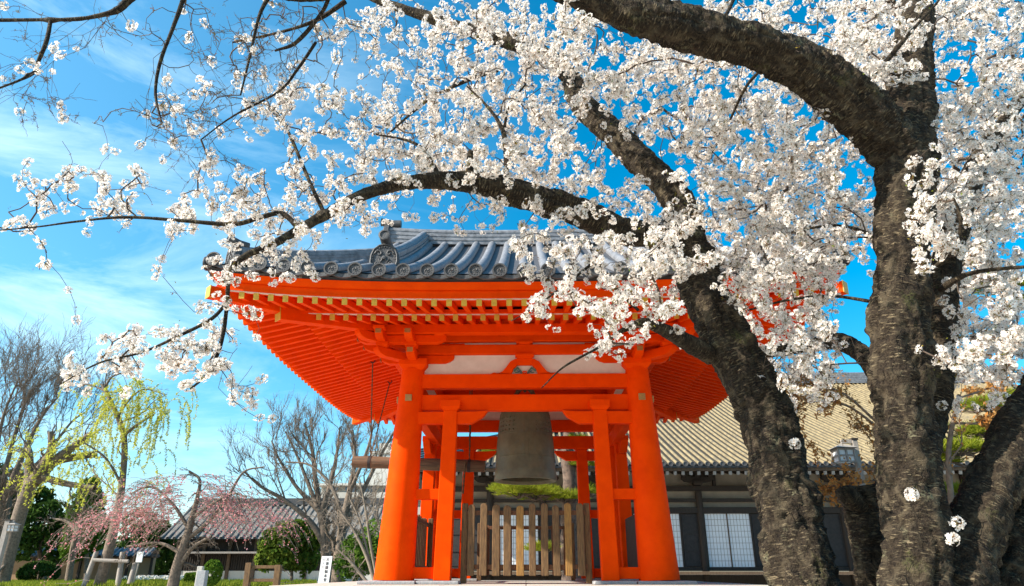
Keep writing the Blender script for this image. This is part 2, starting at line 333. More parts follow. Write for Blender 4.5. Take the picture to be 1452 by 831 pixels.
def tubes_np(paths, n=5):
    """list of (P (k,3), r (k,)) -> V, F"""
    Vs = []; Fs = []; b = 0; a = np.linspace(0, 2*np.pi, n, endpoint=False)
    for P, r in paths:
        if len(P) < 2: continue
        T, U, W = frames(P); k = len(P)
        V = P[:, None]+np.asarray(r)[:, None, None]*(np.cos(a)[None, :, None]*U[:, None]+np.sin(a)[None, :, None]*W[:, None])
        i = np.arange(k-1)[:, None]; j = np.arange(n)[None]
        Fs.append(b+np.stack([i*n+j, i*n+(j+1) % n, (i+1)*n+(j+1) % n, (i+1)*n+j], -1).reshape(-1, 4)); Vs.append(V.reshape(-1, 3)); b += k*n
    return np.vstack(Vs), np.vstack(Fs)
def rand_rot(n, rng=RNG):
    q = rng.normal(size=(n, 4)); q /= np.linalg.norm(q, axis=1)[:, None]; w_, x, y, z = q.T
    return np.stack([1-2*(y*y+z*z), 2*(x*y-z*w_), 2*(x*z+y*w_), 2*(x*y+z*w_), 1-2*(x*x+z*z), 2*(y*z-x*w_), 2*(x*z-y*w_), 2*(y*z+x*w_), 1-2*(x*x+y*y)], -1).reshape(n, 3, 3)
def leaves_np(C, size, aspect=0.5, rng=RNG):
    """pointed leaf quads at centres C with random orientation"""
    n = len(C); s = np.asarray(size)*np.ones(n)
    t = np.array([[0, -0.5, 0], [aspect/2, 0, 0.08], [0, 0.5, 0], [-aspect/2, 0, 0.08]])
    V = np.einsum('nij,kj->nki', rand_rot(n, rng), t)*s[:, None, None]+C[:, None]
    return V.reshape(-1, 3), np.arange(n*4).reshape(n, 4)
def blob_points(n, blobs, rng=RNG, shell=0.55):
    """points in a union of ellipsoid clumps (cx,cy,cz,rx,ry,rz), denser near the surface, broken into small clumps"""
    B = np.array(blobs); vol = np.prod(B[:, 3:], axis=1)**0.7; pick = rng.choice(len(B), n, p=vol/vol.sum())
    d = rng.normal(size=(n, 3)); d /= np.linalg.norm(d, axis=1)[:, None]
    r = shell+(1.05-shell)*rng.random(n)**0.6
    P = B[pick, :3]+d*B[pick, 3:]*r[:, None]
    sc = B[:, 3:].mean()
    keep = vnoise(P*(2.2/sc)+7.3, 4)+0.35*vnoise(P*(6/sc), 8) > -0.15
    return P[keep]
def grow(base, tip, r0, r1, wob, n, rng):
    P = np.linspace(base, tip, n); L = np.linalg.norm(np.array(tip)-np.array(base))
    w_ = np.cumsum(rng.normal(size=(n, 3)), axis=0)*wob*L/n; w_ -= np.linspace(0, 1, n)[:, None]*w_[-1]
    return P+w_, np.linspace(r0, r1, n)
def fan(path, r, depth, paths, rng, spread=0.7, ratio=0.62, count=4, up=0.25, minr=0.008, droop=0.0):
    """recursive side branches along a path"""
    if depth == 0: return
    L = np.linalg.norm(np.diff(path, axis=0), axis=1).sum()
    for i in range(count):
        f = 0.3+0.7*(i+rng.random())/count; k = min(len(path)-2, int(f*(len(path)-1))); p = path[k]; t = path[k+1]-path[k]; t = t/(np.linalg.norm(t)+1e-9)
        d = t+rng.normal(size=3)*spread; d[2] += up-droop; d /= np.linalg.norm(d); l = L*ratio*(0.6+0.6*rng.random())
        n = 7; q = p+d*l*np.linspace(0, 1, n)[:, None]; q = q+np.cumsum(rng.normal(size=(n, 3)), axis=0)*0.035*l
        q[:, 2] += (up*0.25-droop*0.5)*l*np.linspace(0, 1, n)**2
        q[0] = p
        rr = max(minr, r*(1-f*0.6)*0.55); paths.append((q, np.linspace(rr, max(minr*0.7, rr*0.35), n)))
        fan(q, rr, depth-1, paths, rng, spread, ratio, count, up, minr, droop)

# ------------------------------------------------------------------ the setting
ground = MB(); ground.add([(-900, -300, 0), (900, -300, 0), (900, 1500, 0), (-900, 1500, 0)], [(0, 1, 2, 3)])
tag(ground.build('ground', M['gravel']), 'pale gravel temple ground', None, None, 'structure')

# ------------------------------------------------------------------ bell tower
CX, CY, HB = 0.0, 13.9, 2.1
ZB = 0.63
pl = thing('stone_platform', 'low pale granite platform under the vermilion bell tower', 'platform', (0, CY, 0))
b = MB(); b.box(-3.42, 3.42, 10.48, 17.32, 0, 0.40); b.build('platform_base', M['stone'], pl, bevel=0.01)
xs = np.linspace(-3.6, 3.6, 7); ys = np.linspace(10.3, 17.5, 7)
for i in range(6):
    for j in range(6):
        b = MB(); b.box(xs[i]+.004, xs[i+1]-.004, ys[j]+.004, ys[j+1]-.004, 0.40, 0.58); b.build('paving_slab', M['stone'], pl, bevel=0.008)
bt = thing('bell_tower', 'vermilion wooden bell tower with grey tiled hip and gable roof and flared pillars', 'bell tower', (0, CY, 0.58))

OV = 2.58                                     # eave overhang of the upper rafters
def lift(x, y): return 0.24*(min(1.05, abs(x)/4.75)**3)*(min(1.05, abs(y-CY)/4.75)**3)
SIDES = [((1, 0), (0, -1)), ((0, 1), (1, 0)), ((-1, 0), (0, 1)), ((0, -1), (-1, 0))]   # (along, outward) for front, right, back, left
def W(side, a, o, z):
    (ax, ay), (ox, oy) = SIDES[side]; d = HB+o
    return Vector((CX+ax*a+ox*d, CY+ay*a+oy*d, z))
def sbox(mb, side, a0, a1, o0, o1, z0, z1, mi=0):
    vs = [W(side, a, o, z) for z in (z0, z1) for a, o in ((a0, o0), (a1, o0), (a1, o1), (a0, o1))]
    return mb.add(vs, [(0,3,2,1),(4,5,6,7),(0,1,5,4),(1,2,6,5),(2,3,7,6),(3,0,4,7)], mi)

# pillars, base stones, plates
for sxn in (-1, 1):
    for syn in (-1, 1):
        b = MB(); nst = 12; prof_pts = []; rad = []
        for i in range(nst+1):
            t = i/nst; prof_pts.append((CX+sxn*(HB+0.015-0.11*t), CY+syn*(HB-0.10*t), ZB+t*(4.12-ZB))); rad.append(0.322-0.118*t)
        b.tube(prof_pts, rad, 40); pil = b.build('pillar', M['red'], bt, smooth=True)
        for (dx, dy) in ((0, syn), (sxn, 0)):
            c = Vector((CX+sxn*2.025, CY+syn*2.03, 3.57)); q = MB(); h = 0.058
            ux = Vector((1, 0, 0)) if dy else Vector((0, 1, 0)); o = c+Vector((dx, dy, 0))*0.205
            q.prism([(-h, -h), (h, -h), (h, h), (-h, h)], o, ux, (0, 0, 1), Vector((dx, dy, 0))*0.03); q.build('brass_plate', M['brass'], pil, bevel=0.006)
for sxn in (-1, 1):
    for syn in (-1, 1):
        for seg in range(3):
            b = MB()
            if seg == 0: b.box(*sorted((CX+sxn*1.72, CX+sxn*2.62)), *sorted((CY+syn*1.72, CY+syn*2.5)), 0.58, ZB)
            elif seg == 1: b.box(*sorted((CX+sxn*1.05, CX+sxn*1.71)), *sorted((CY+syn*1.88, CY+syn*2.46)), 0.58, ZB)
            else: b.box(*sorted((CX+sxn*1.88, CX+sxn*2.56)), *sorted((CY+syn*1.05, CY+syn*1.71)), 0.58, ZB)
            b.build('base_stone', M['granite'], bt, bevel=0.012)
# side posts with caps, ties
def nose(z0, z1, l):                           # pointed beam end (along, z)
    return [(0, z0), (l*0.45, z0), (l*0.62, z0+0.05), (l*0.85, z0+0.12), (l, z1+0.02), (l*0.55, z1), (0, z1)]
for s in range(4):
    for e in (-1, 1):
        b = MB(); p0 = W(s, e*1.335, 0.03, ZB); p1 = W(s, e*1.295, -0.02, 3.36)
        (ax, ay), (ox, oy) = SIDES[s]
        b.beam(p0, p1, 0.27, 0.27, up=(ox, oy, 0.001), w2=0.235, h2=0.235); po = b.build('side_post', M['red'], bt, bevel=0.012)
        b = MB(); c = W(s, e*1.295, -0.02, 3.36)
        U_ = Vector((ax, ay, 0)); O_ = Vector((ox, oy, 0)); vs = []
        for hw, z in ((0.125, 0.0), (0.172, 0.055), (0.172, 0.17)):
            vs += [c+U_*a*hw+O_*o*hw+Vector((0, 0, z)) for a, o in ((-1, -1), (1, -1), (1, 1), (-1, 1))]
        fs = [(3,2,1,0), (8,9,10,11)]+[(r*4+i, r*4+(i+1) % 4, r*4+4+(i+1) % 4, r*4+4+i) for r in (0, 1) for i in range(4)]
        b.add(vs, fs); b.build('post_cap', M['red'], po, bevel=0.008)
        for z0, z1, th in ((0.655, 0.83, 0.16), (1.87, 2.04, 0.13)):
            b = MB(); sbox(b, s, *sorted((e*1.44, e*1.98)), -th/2, th/2+0.01, z0, z1); b.build('tie_beam', M['red'], bt, bevel=0.008)
        b = MB(); pts = nose(3.13, 3.335, 0.52)
        sbox(b, s, *sorted((e*1.17, e*1.95)), -0.075, 0.075, 3.13, 3.335)
        b.prism(pts, W(s, e*1.17, -0.075, 0), Vector((-ax*e, -ay*e, 0)), (0, 0, 1), O_*0.15); b.build('nosed_tie_beam', M['red'], bt, bevel=0.006)
# lintels, plaster, wall beams, purlins
for s in range(4):
    b = MB(); sbox(b, s, -1.98, 1.98, -0.20, -0.02, 3.385, 3.66); b.build('lower_lintel', M['red'], bt, bevel=0.012)
    b = MB(); sbox(b, s, -1.96, 1.96, -0.19, 0.00, 3.78, 4.03); b.build('upper_lintel', M['red'], bt, bevel=0.012)
    b = MB(); sbox(b, s, -1.95, 1.95, -0.14, -0.09, 4.03, 4.95); b.build('plaster_panel', M['plaster'], bt)
    b = MB(); sbox(b, s, -2.0, 2.0, -0.17, 0.01, 4.40, 4.575); b.build('wall_beam', M['red'], bt, bevel=0.01)
    b = MB(); sbox(b, s, -2.0, 2.0, -0.17, 0.015, 4.635, 4.78); b.build('wall_beam', M['red'], bt, bevel=0.01)
    b = MB(); e = 2.95 if s % 2 == 0 else 2.53; zz = 0.0 if s % 2 == 0 else 0.004
    sbox(b, s, -e, e, 0.36, 0.53, 4.625+zz, 4.79+zz); b.build('purlin', M['red'], bt, bevel=0.01)
    # frog-leg strut in the middle of the plaster, and the block above
    b = MB(); outl = [(-.62, 0), (-.55, .03), (-.48, .015), (-.40, .045), (-.33, .13), (-.26, .23), (-.16, .285), (.16, .285), (.26, .23), (.33, .13), (.40, .045), (.48, .015), (.55, .03), (.62, 0)]
    inn = [(.235, 0), (.20, .10), (.13, .165), (-.13, .165), (-.20, .10), (-.235, 0)]
    (ax, ay), (ox, oy) = SIDES[s]; up3 = (0, 0, 1)
    for k in (0,):
        b.prism(outl[:7]+[(-.13, .165), (-.20, .10), (-.235, 0)], W(s, 0, -0.088, 4.032), Vector((ax, ay, 0)), up3, Vector((ox, oy, 0))*0.07)
        b.prism([(-.16, .285), (-.13, .165), (.13, .165), (.16, .285)], W(s, 0, -0.088, 4.032), Vector((ax, ay, 0)), up3, Vector((ox, oy, 0))*0.07)
        b.prism([(.16, .285), (.13, .165), (.20, .10), (.235, 0)][0:4]+outl[:6:-1][:7][:6], W(s, 0, -0.088, 4.032), Vector((ax, ay, 0)), up3, Vector((ox, oy, 0))*0.07) if False else b.prism([(.235, 0), (.62, 0), (.55, .03), (.48, .015), (.40, .045), (.33, .13), (.26, .23), (.16, .285), (.13, .165), (.20, .10)], W(s, 0, -0.088, 4.032), Vector((ax, ay, 0)), up3, Vector((ox, oy, 0))*0.07)
    st = b.build('frog_leg_strut', M['red'], bt, bevel=0.008)
    b = MB(); sbox(b, s, -0.14, 0.14, -0.09, 0.03, 4.315, 4.398); sbox(b, s, -0.17, 0.17, -0.09, 0.055, 4.345, 4.397)
    b.build('bearing_block', M['red'], bt, bevel=0.01)
    b = MB(); sbox(b, s, -0.10, 0.10, -0.09, 0.03, 4.577, 4.634); sbox(b, s, -0.15, 0.15, -0.085, 0.05, 4.60, 4.633); b.build('bearing_block', M['red'], bt, bevel=0.008)
    b = MB()
    for e in (-1, 1):
        spiral = [W(s, e*(0.05+0.14*t), -0.06, 4.05+0.10*math.sin(t*math.pi*0.9)+0.012*math.sin(t*14)) for t in np.linspace(0, 1, 12)]
        b.tube(spiral, 0.013, 6, 0)
        for k in range(5): b.tube([W(s, e*(0.07+0.014*k), -0.06, 4.055+0.012*k), W(s, e*(0.085+0.012*k), -0.055, 4.11-0.006*k)], [0.014, 0.006], 6, 1)
        ring = [W(s, e*(0.14+0.05*math.cos(a)), -0.058, 4.10+0.035*math.sin(a)) for a in np.linspace(0.3, 5.4, 14)]; b.tube(ring, 0.009, 6, 0)
    b.tube([W(s, 0.035*math.cos(a), -0.05, 4.065+0.022*math.sin(a)) for a in np.linspace(0, 6.283, 12)], 0.010, 6, 2)
    b.build('painted_carving', [M['teal'], M['navy'], M['red']], st, smooth=True)
# bracket sets on the pillars
def arm(mb, c, d, l0, l1, z, h, wd, hook=True):
    """bracket arm along d from -l0 to l1 with upcurved ends"""
    d = Vector((d[0], d[1], 0)).normalized(); n = Vector((-d.y, d.x, 0))
    def end(l, sg): return [(sg*(l-0.16), 0), (sg*(l-0.07), h*0.22), (sg*(l-0.015), h*0.52), (sg*l, h*0.8), (sg*l, h)]
    poly = list(reversed(end(l0, -1)))+end(l1, 1)
    mb.prism(poly, Vector((c[0], c[1], z))-n*wd/2, d, (0, 0, 1), n*wd)
def block(mb, c, z, wd, h):
    vs = []
    for f, zz in ((0.72, 0), (1, h*0.42), (1, h)):
        vs += [(c[0]+a*wd/2*f, c[1]+o*wd/2*f, z+zz) for a, o in ((-1, -1), (1, -1), (1, 1), (-1, 1))]
    mb.add(vs, [(3,2,1,0), (8,9,10,11)]+[(r*4+i, r*4+(i+1) % 4, r*4+4+(i+1) % 4, r*4+4+i) for r in (0, 1) for i in range(4)])
for sxn in (-1, 1):
    for syn in (-1, 1):
        c = (CX+sxn*1.99, CY+syn*1.99); b = MB()
        block(b, c, 4.10, 0.50, 0.19)
        arm(b, c, (sxn, 0), 0.72, 0.62, 4.24, 0.15, 0.15); arm(b, c, (0, syn), 0.72, 0.62, 4.244, 0.15, 0.15); arm(b, c, (sxn, syn), 0.3, 0.85, 4.238, 0.15, 0.16)
        for dx, dy in ((-.6, 0), (.5, 0), (0, -.6), (0, .5), (0, 0), (.5, .5)): block(b, (c[0]+sxn*dx, c[1]+syn*dy), 4.392, 0.22, 0.10)
        o1 = (c[0]+sxn*0.5, c[1]); o2 = (c[0], c[1]+syn*0.5)
        arm(b, c, (sxn, 0), 0.9, 0.95, 4.475, 0.14, 0.14); arm(b, c, (0, syn), 0.9, 0.95, 4.479, 0.14, 0.14)
        arm(b, (c[0], c[1]+syn*0.5), (sxn, 0), 0.62, 0.95, 4.471, 0.14, 0.14); arm(b, (c[0]+sxn*0.5, c[1]), (0, syn), 0.62, 0.95, 4.483, 0.14, 0.14)
        arm(b, c, (sxn, syn), 0.3, 1.25, 4.467, 0.15, 0.15)
        for dx, dy in ((-.5, .5), (.02, .5), (.52, .5), (.5, -.5), (.5, .02), (.86, .5), (.5, .86)): block(b, (c[0]+sxn*dx, c[1]+syn*dy), 4.60, 0.20, 0.07)
        br = b.build('bracket_set', M['red'], bt, bevel=0.008)
        for (px_, py_, z0, h, dx, dy, hw) in ((0, .62, 4.32, .055, 0, 1, .05), (.5, .95, 4.555, .05, 0, 1, .05), (0, .95, 4.555, .05, 0, 1, .05), (.62, 0, 4.32, .055, 1, 0, .05), (.95, .5, 4.555, .05, 1, 0, .05), (.95, 0, 4.555, .05, 1, 0, .05)):
            b = MB(); o = Vector((c[0]+sxn*px_, c[1]+syn*py_, z0)); dv = Vector((dx*sxn, dy*syn, 0)); ux = Vector((abs(dy), abs(dx), 0))
            b.prism([(-hw, -h/2), (hw, -h/2), (hw, h), (-hw, h)], o+dv*0.001, ux, (0, 0, 1), dv*0.006)
            b.build('end_plate', M['brass'], br)
# rafters: two tiers; the front ones are parts of their own
ZU0, ZU1, OU0, OU1 = 4.38, 4.63, 2.45, 1.48     # upper tier underside: outer / inner
ZL0, ZL1, OL0, OL1 = 4.50, 4.95, 1.50, -0.10
RW, RH = 0.075, 0.095
def rafter_line(s, a, tier):
    o0, o1, z0, z1 = (OU0, OU1, ZU0, ZU1) if tier else (OL0, OL1, ZL0, ZL1)
    oi = max(o1, abs(a)-HB+0.10)
    if oi > o0-0.06: return None
    zi = z0+(z1-z0)*(o0-oi)/(o0-o1)
    p = W(s, a, o0, z0+RH/2); q = W(s, a, oi, zi+RH/2); f = 1.0 if tier else 0.85
    p.z += lift(p.x, p.y)*f; q.z += lift(q.x, q.y)*f; return p, q
rest = MB(); restcap = MB()
PITCH_R = 0.2215
for s in range(4):
    (ax, ay), (ox, oy) = SIDES[s]
    for tier in (1, 0):
        for i in range(-21, 22):
            a = i*PITCH_R
            L_ = rafter_line(s, a, tier)
            if not L_: continue
            p, q = L_; d = (p-q).normalized()
            if s == 0:
                b = MB(); b.beam(q, p, RW, RH); ro = b.build('rafter', M['red'], bt)
                b = MB(); b.beam(p, p+d*0.008, RW+0.006, RH+0.006); b.build('end_cap', M['gold'], ro)
            else:
                rest.beam(q, p, RW, RH, 0)
                if tier: rest.beam(p, p+d*0.008, RW+0.006, RH+0.006, 1)
tag(rest.build('side_rafters', [M['red'], M['gold']], bt), None, kind='stuff')
# soffit boards (two tiers), eave edge boards, hip rafters
def ring_sheet(o0, z0, o1, z1, th, f0, f1, n=24):
    mb = MB()
    for s in range(4):
        vs = []; 
        for i in range(n+1):
            u = -1+2*i/n
            for (o, z, f) in ((o0, z0, f0), (o1, z1, f1)):
                p = W(s, u*(HB+o), o, z); p.z += lift(p.x, p.y)*f; vs.append(p)
                vs.append(p+Vector((0, 0, th)))
        fs = []
        for i in range(n):
            k = i*4; j = k+4
            fs += [(k, j, j+2, k+2), (k+1, k+3, j+3, j+1), (k, k+1, j+1, j), (k+2, j+2, j+3, k+3)]
        mb.add(vs, fs)
    return mb
ring_sheet(2.50, ZU0+RH+.004, 1.40, ZU1+RH+.03, 0.03, 1, 1).build('upper_soffit', M['red'], bt)
ring_sheet(1.53, ZL0+RH+.004, -0.15, ZL1+RH+.015, 0.03, 0.85, 0.85).build('lower_soffit', M['red'], bt)
ring_sheet(2.475, ZU0+RH-.002, 2.36, ZU0+RH+.022, 0.012, 1, 1).build('eave_edge_lath', M['plaster'], bt)
ring_sheet(1.515, ZL0+RH-.002, 1.40, ZL0+RH+.026, 0.012, 0.85, 0.85).build('eave_edge_lath', M['plaster'], bt)
def ring_board(o, z0, z1, th, f=1, n=28, lean=0.0):
    mb = MB()
    for s in range(4):
        vs = []
        for i in range(n+1):
            u = -1+2*i/n
            for (oo, z) in ((o, z0), (o-th, z0), (o-th+lean, z1), (o+lean, z1)):
                p = W(s, u*(HB+oo), oo, z); p.z += lift(p.x, p.y)*f; vs.append(p)
        fs = []
        for i in range(n):
            k = i*4; j = k+4
            for c in range(4): fs.append((k+c, k+(c+1) % 4, j+(c+1) % 4, j+c))
        mb.add(vs, fs)
    return mb
ring_board(2.49, 4.488, 4.60, 0.12, lean=0.0).build('lower_eave_board', M['red'], bt)
ring_board(2.53, 4.604, 4.70, 0.16, lean=0.06).build('upper_eave_board', M['red'], bt)
ring_board(2.57, 4.704, 4.745, 0.20, lean=0.03).build('shadow_batten', M['black'], bt)  # blackened strip paints the shadow under the tile ends
ring_board(1.545, ZL0+RH+.012, ZL0+RH+0.075, 0.10, 0.92).build('rafter_ledger', M['red'], bt)
for sxn in (-1, 1):
    for syn in (-1, 1):
        def D(o, z): 
            p = Vector((CX+sxn*(HB+o), CY+syn*(HB+o), z)); p.z += lift(p.x, p.y); return p
        for (oa, za, ob, zb, hh, ww) in ((-0.1, 4.86, 1.78, 4.45, 0.20, 0.17), (1.2, 4.62, 2.56, 4.37, 0.17, 0.16)):
            b = MB(); p, q = D(oa, za), D(ob, zb); b.beam(p, q, ww, hh); hr = b.build('hip_rafter', M['red'], bt, bevel=0.008)
            b = MB(); d = (q-p).normalized(); b.beam(q+d*.001, q+d*0.012, ww+.01, hh+.01); b.build('end_cap', M['gold'], hr)
# --- roof tiles
EA = 2.66+HB                                   # tile edge half size
def lifted(x, y): return lift(x, y)
def roof_h(t): return 4.80+0.50*t+0.0190*t*t
def roof_t(x, y):
    tf = EA-abs(y-CY)
    if abs(x-CX) > 2.95: tf = min(tf, EA-abs(x-CX))
    return tf
def roof_z(x, y): return roof_h(max(0, roof_t(x, y)))+lift(x, y)
b = MB()                                       # pan tiles: sheets over the four slopes
def sheet(fn, nu, nv, mb, th=0.05):
    vs = [fn(u/nu, v/nv) for u in range(nu+1) for v in range(nv+1)]; k = len(vs); vs2 = [Vector(p)-Vector((0, 0, th)) for p in vs]
    fs = [(u*(nv+1)+v, (u+1)*(nv+1)+v, (u+1)*(nv+1)+v+1, u*(nv+1)+v+1) for u in range(nu) for v in range(nv)]
    mb.add(list(vs)+vs2, fs+[tuple(k+i for i in reversed(f)) for f in fs])
for sg in (-1, 1):
    def front_lo(u, v, sg=sg):
        t = v*(EA-2.95); hx = EA-t; x = -hx+2*hx*u; y = CY+sg*(EA-t); return Vector((x, y, roof_h(t)+lift(x, y)))
    sheet(front_lo, 60, 8, b)
    def front_hi(u, v, sg=sg):
        t = (EA-2.95)+v*2.95; x = -2.95+5.9*u; y = CY+sg*(EA-t); return Vector((x, y, roof_h(t)+lift(x, y)))
    sheet(front_hi, 30, 10, b)
    def side_lo(u, v, sg=sg):
        t = v*(EA-2.6); hy = EA-t; y = CY-hy+2*hy*u; x = sg*(EA-t); return Vector((x, y, roof_h(t)+lift(x, y)))
    sheet(side_lo, 60, 8, b)
b.build('pan_tiles', M['pan'], bt, smooth=True)
TP = 0.355
rolls = MB()
def roll(pts, r=0.088):
    n = 7; vs = []; fs = []
    for i, p in enumerate(pts):
        d = (pts[min(i+1, len(pts)-1)]-pts[max(i-1, 0)]).normalized(); sd = d.cross(Vector((0, 0, 1))).normalized(); u = sd.cross(d)
        for k in range(n):
            a = -0.25+(math.pi+0.5)*k/(n-1); vs.append(p+sd*r*math.cos(a)+u*r*math.sin(a))
    for i in range(len(pts)-1):
        for k in range(n-1): fs.append((i*n+k, i*n+k+1, (i+1)*n+k+1, (i+1)*n+k))
    rolls.add(vs, fs)
cols = [i*TP for i in range(-13, 14)]
for sg in (-1, 1):
    for x in cols:
        tm = EA-0.10 if abs(x) <= 2.9 else EA-abs(x)
        if tm < 0.15: continue
        pts = []; nt_ = max(3, int(tm/0.15))
        for i in range(nt_+1):
            t = tm*i/nt_; y = CY+sg*(EA-t); pts.append(Vector((x, y, roof_h(t)+lift(x, y)+0.035)))
        roll(pts)
    for yy in cols:
        tm = min(EA-abs(yy), EA-2.6)
        if tm < 0.15: continue
        nt_ = max(3, int(tm/0.15)); pts = []
        for i in range(nt_+1):
            t = tm*i/nt_; x = sg*(EA-t); pts.append(Vector((x, CY+yy, roof_h(t)+lift(x, CY+yy)+0.035)))
        roll(pts)
rolls.build('roll_tiles', M['tile'], bt, smooth=True)
# round end tiles and the curved pan ends between them
disc = MB(); disc.lathe([(0.0, 0.0), (0.106, 0.0), (0.112, -0.012), (0.108, -0.03), (0.086, -0.03), (0.082, -0.014), (0.0, -0.014)], n=28, axis=(0, 1, 0))
for k in range(10):
    a = k*math.pi/5; disc.lathe([(0.0, -0.02), (0.008, -0.018), (0.010, -0.013)], (0.066*math.cos(a), 0, 0.066*math.sin(a)), 8, axis=(0, 1, 0))
for k in range(3):
    a0 = k*2.094; disc.tube([(r*math.cos(a0+t), -0.014, r*math.sin(a0+t)) for r, t in ((0.012, 0), (0.024, .6), (0.036, 1.2), (0.044, 1.9))], [0.012, 0.010, 0.007, 0.003], 6)
dproto = None
for s in range(4):
    (ax, ay), (ox, oy) = SIDES[s]
    for a in cols:
        p = W(s, a, EA-HB+0.015, 0); p.z = 4.80+0.045+lift(p.x, p.y)
        if dproto is None:
            dproto = disc.build('round_end_tile', M['tile_dark'], bt, smooth=True, loc=p); o = dproto
        else:
            o = dproto.copy(); COL.objects.link(o); o.parent = bt; o.location = p-bt.location
        o.rotation_euler = (0, 0, math.atan2(oy, ox)+math.pi/2)
b = MB()
for s in range(4):
    (ax, ay), (ox, oy) = SIDES[s]
    for i in range(len(cols)-1):
        a0, a1 = cols[i], cols[i+1]; top = []; bot = []
        for k in range(7):
            u = k/6; a = a0+(a1-a0)*u; sag = 0.045*math.sin(math.pi*u); p = W(s, a, EA-HB+0.012, 0); z = 4.80+lift(p.x, p.y)-sag*0.9
            top.append(Vector((p.x, p.y, z+0.015))); bot.append(Vector((p.x, p.y, z-0.045)))
        dv = Vector((-ox, -oy, 0))*0.05
        vs = top+bot+[v+dv for v in top]+[v+dv for v in bot]; fs = []
        for k in range(6): fs += [(k, k+1, 8+k, 7+k), (14+k, 21+k, 22+k, 15+k), (7+k, 8+k, 22+k, 21+k), (k, 14+k, 15+k, k+1)]
        b.add(vs, fs)
b.build('pan_end_tiles', M['tile_dark'], bt, smooth=True)
# ridges: stacked courses
def courses(path, wd, h, n, name, mt, cap_r=0.09):
    """path: list of base points; stacked thin tile courses with a round cap"""
    mb = MB(); ch = h/n
    for c in range(n):
        ww = wd*(1-0.25*c/n)*(1.0 if c % 2 == 0 else 0.88); z0 = c*ch; z1 = z0+ch*(0.82)
        vs = []
        for i, p in enumerate(path):
            d = (path[min(i+1, len(path)-1)]-path[max(i-1, 0)]); d.z = 0; d.normalize(); sd = Vector((-d.y, d.x, 0))
            for sgn, zz in ((-1, z0), (1, z0), (1, z1+ch*0.18*(c % 2)), (-1, z1+ch*0.18*(c % 2))): vs.append(p+sd*ww/2*sgn+Vector((0, 0, zz)))
        m_ = len(path); fs = [(0, 1, 2, 3), tuple((m_-1)*4+k for k in (3, 2, 1, 0))]
        for i in range(m_-1):
            for k in range(4): fs.append((i*4+k, i*4+(k+1) % 4, i*4+4+(k+1) % 4, i*4+4+k))
        mb.add(vs, fs)
    mb.tube([p+Vector((0, 0, h-0.01)) for p in path], cap_r, 12)
    return mb.build(name, mt, bt, smooth=True, sharp=30)
RZ = roof_h(EA)-0.06
path = [Vector((x, CY, RZ+0.10*(abs(x)/3.1)**3)) for x in np.linspace(-3.1, 3.1, 25)]
courses(path, 0.36, 0.36, 7, 'main_ridge', M['tile'])
def oni(c, dirv, sc, name='ridge_end_tile'):
    """arched demon tile with swirls, a bead border and a round tile on top"""
    d = Vector((dirv[0], dirv[1], 0)).normalized(); ux = Vector((-d.y, d.x, 0)); c = Vector(c); mb = MB()
    arch = [(-0.22, 0), (-0.245, 0.12), (-0.235, 0.25), (-0.19, 0.36), (-0.10, 0.43), (0, 0.45), (0.10, 0.43), (0.19, 0.36), (0.235, 0.25), (0.245, 0.12), (0.22, 0)]
    mb.prism([(x*sc, z*sc) for x, z in arch], c-d*0.06*sc, ux, (0, 0, 1), d*0.10*sc)
    f = c+d*0.045*sc
    def P3(x, z, o=0.0): return f+ux*x*sc+Vector((0, 0, z*sc))+d*o*sc
    mb.tube([P3(x*0.88, 0.02+z*0.92) for x, z in arch], 0.018*sc, 8)
    for k in range(15):
        a = math.pi*(k/14); mb.lathe([(0.014*sc, 0), (0.010*sc, 0.010*sc), (0, 0.013*sc)], P3(0.185*math.cos(a), 0.17+0.215*math.sin(a)), 8, axis=d)
    for e in (-1, 1):
        mb.tube([P3(e*(0.085+(0.07-0.008*k)*math.cos(k*0.75)*1.0), 0.27+(0.07-0.008*k)*math.sin(k*0.75)) for k in range(9)], 0.017*sc, 8)
        mb.tube([P3(e*(0.03+0.05*k/4), 0.17-0.05*math.sin(k*0.8)) for k in range(5)], 0.016*sc, 8)
        mb.tube([P3(e*(0.11+0.03*math.cos(k*0.8)), 0.08+0.035*math.sin(k*0.8)) for k in range(8)], 0.014*sc, 8)
    mb.lathe([(0.045*sc, 0), (0.03*sc, 0.03*sc), (0, 0.035*sc)], P3(0, 0.19), 12, axis=d)
    q = c+Vector((0, 0, 0.51*sc))-d*0.30*sc
    mb.tube([q, q+d*0.22*sc+Vector((0, 0, 0.0)), q+d*0.44*sc+Vector((0, 0, 0.05*sc))], 0.088*sc, 18)
    e_ = q+d*0.44*sc+Vector((0, 0, 0.05*sc)); mb.lathe([(0.088*sc, 0), (0.098*sc, 0.015*sc), (0.070*sc, 0.02*sc), (0.066*sc, 0.005*sc), (0, 0.005*sc)], e_, 18, axis=d+Vector((0, 0, 0.11)))
    return mb.build(name, M['tile_dark'], bt, smooth=True)
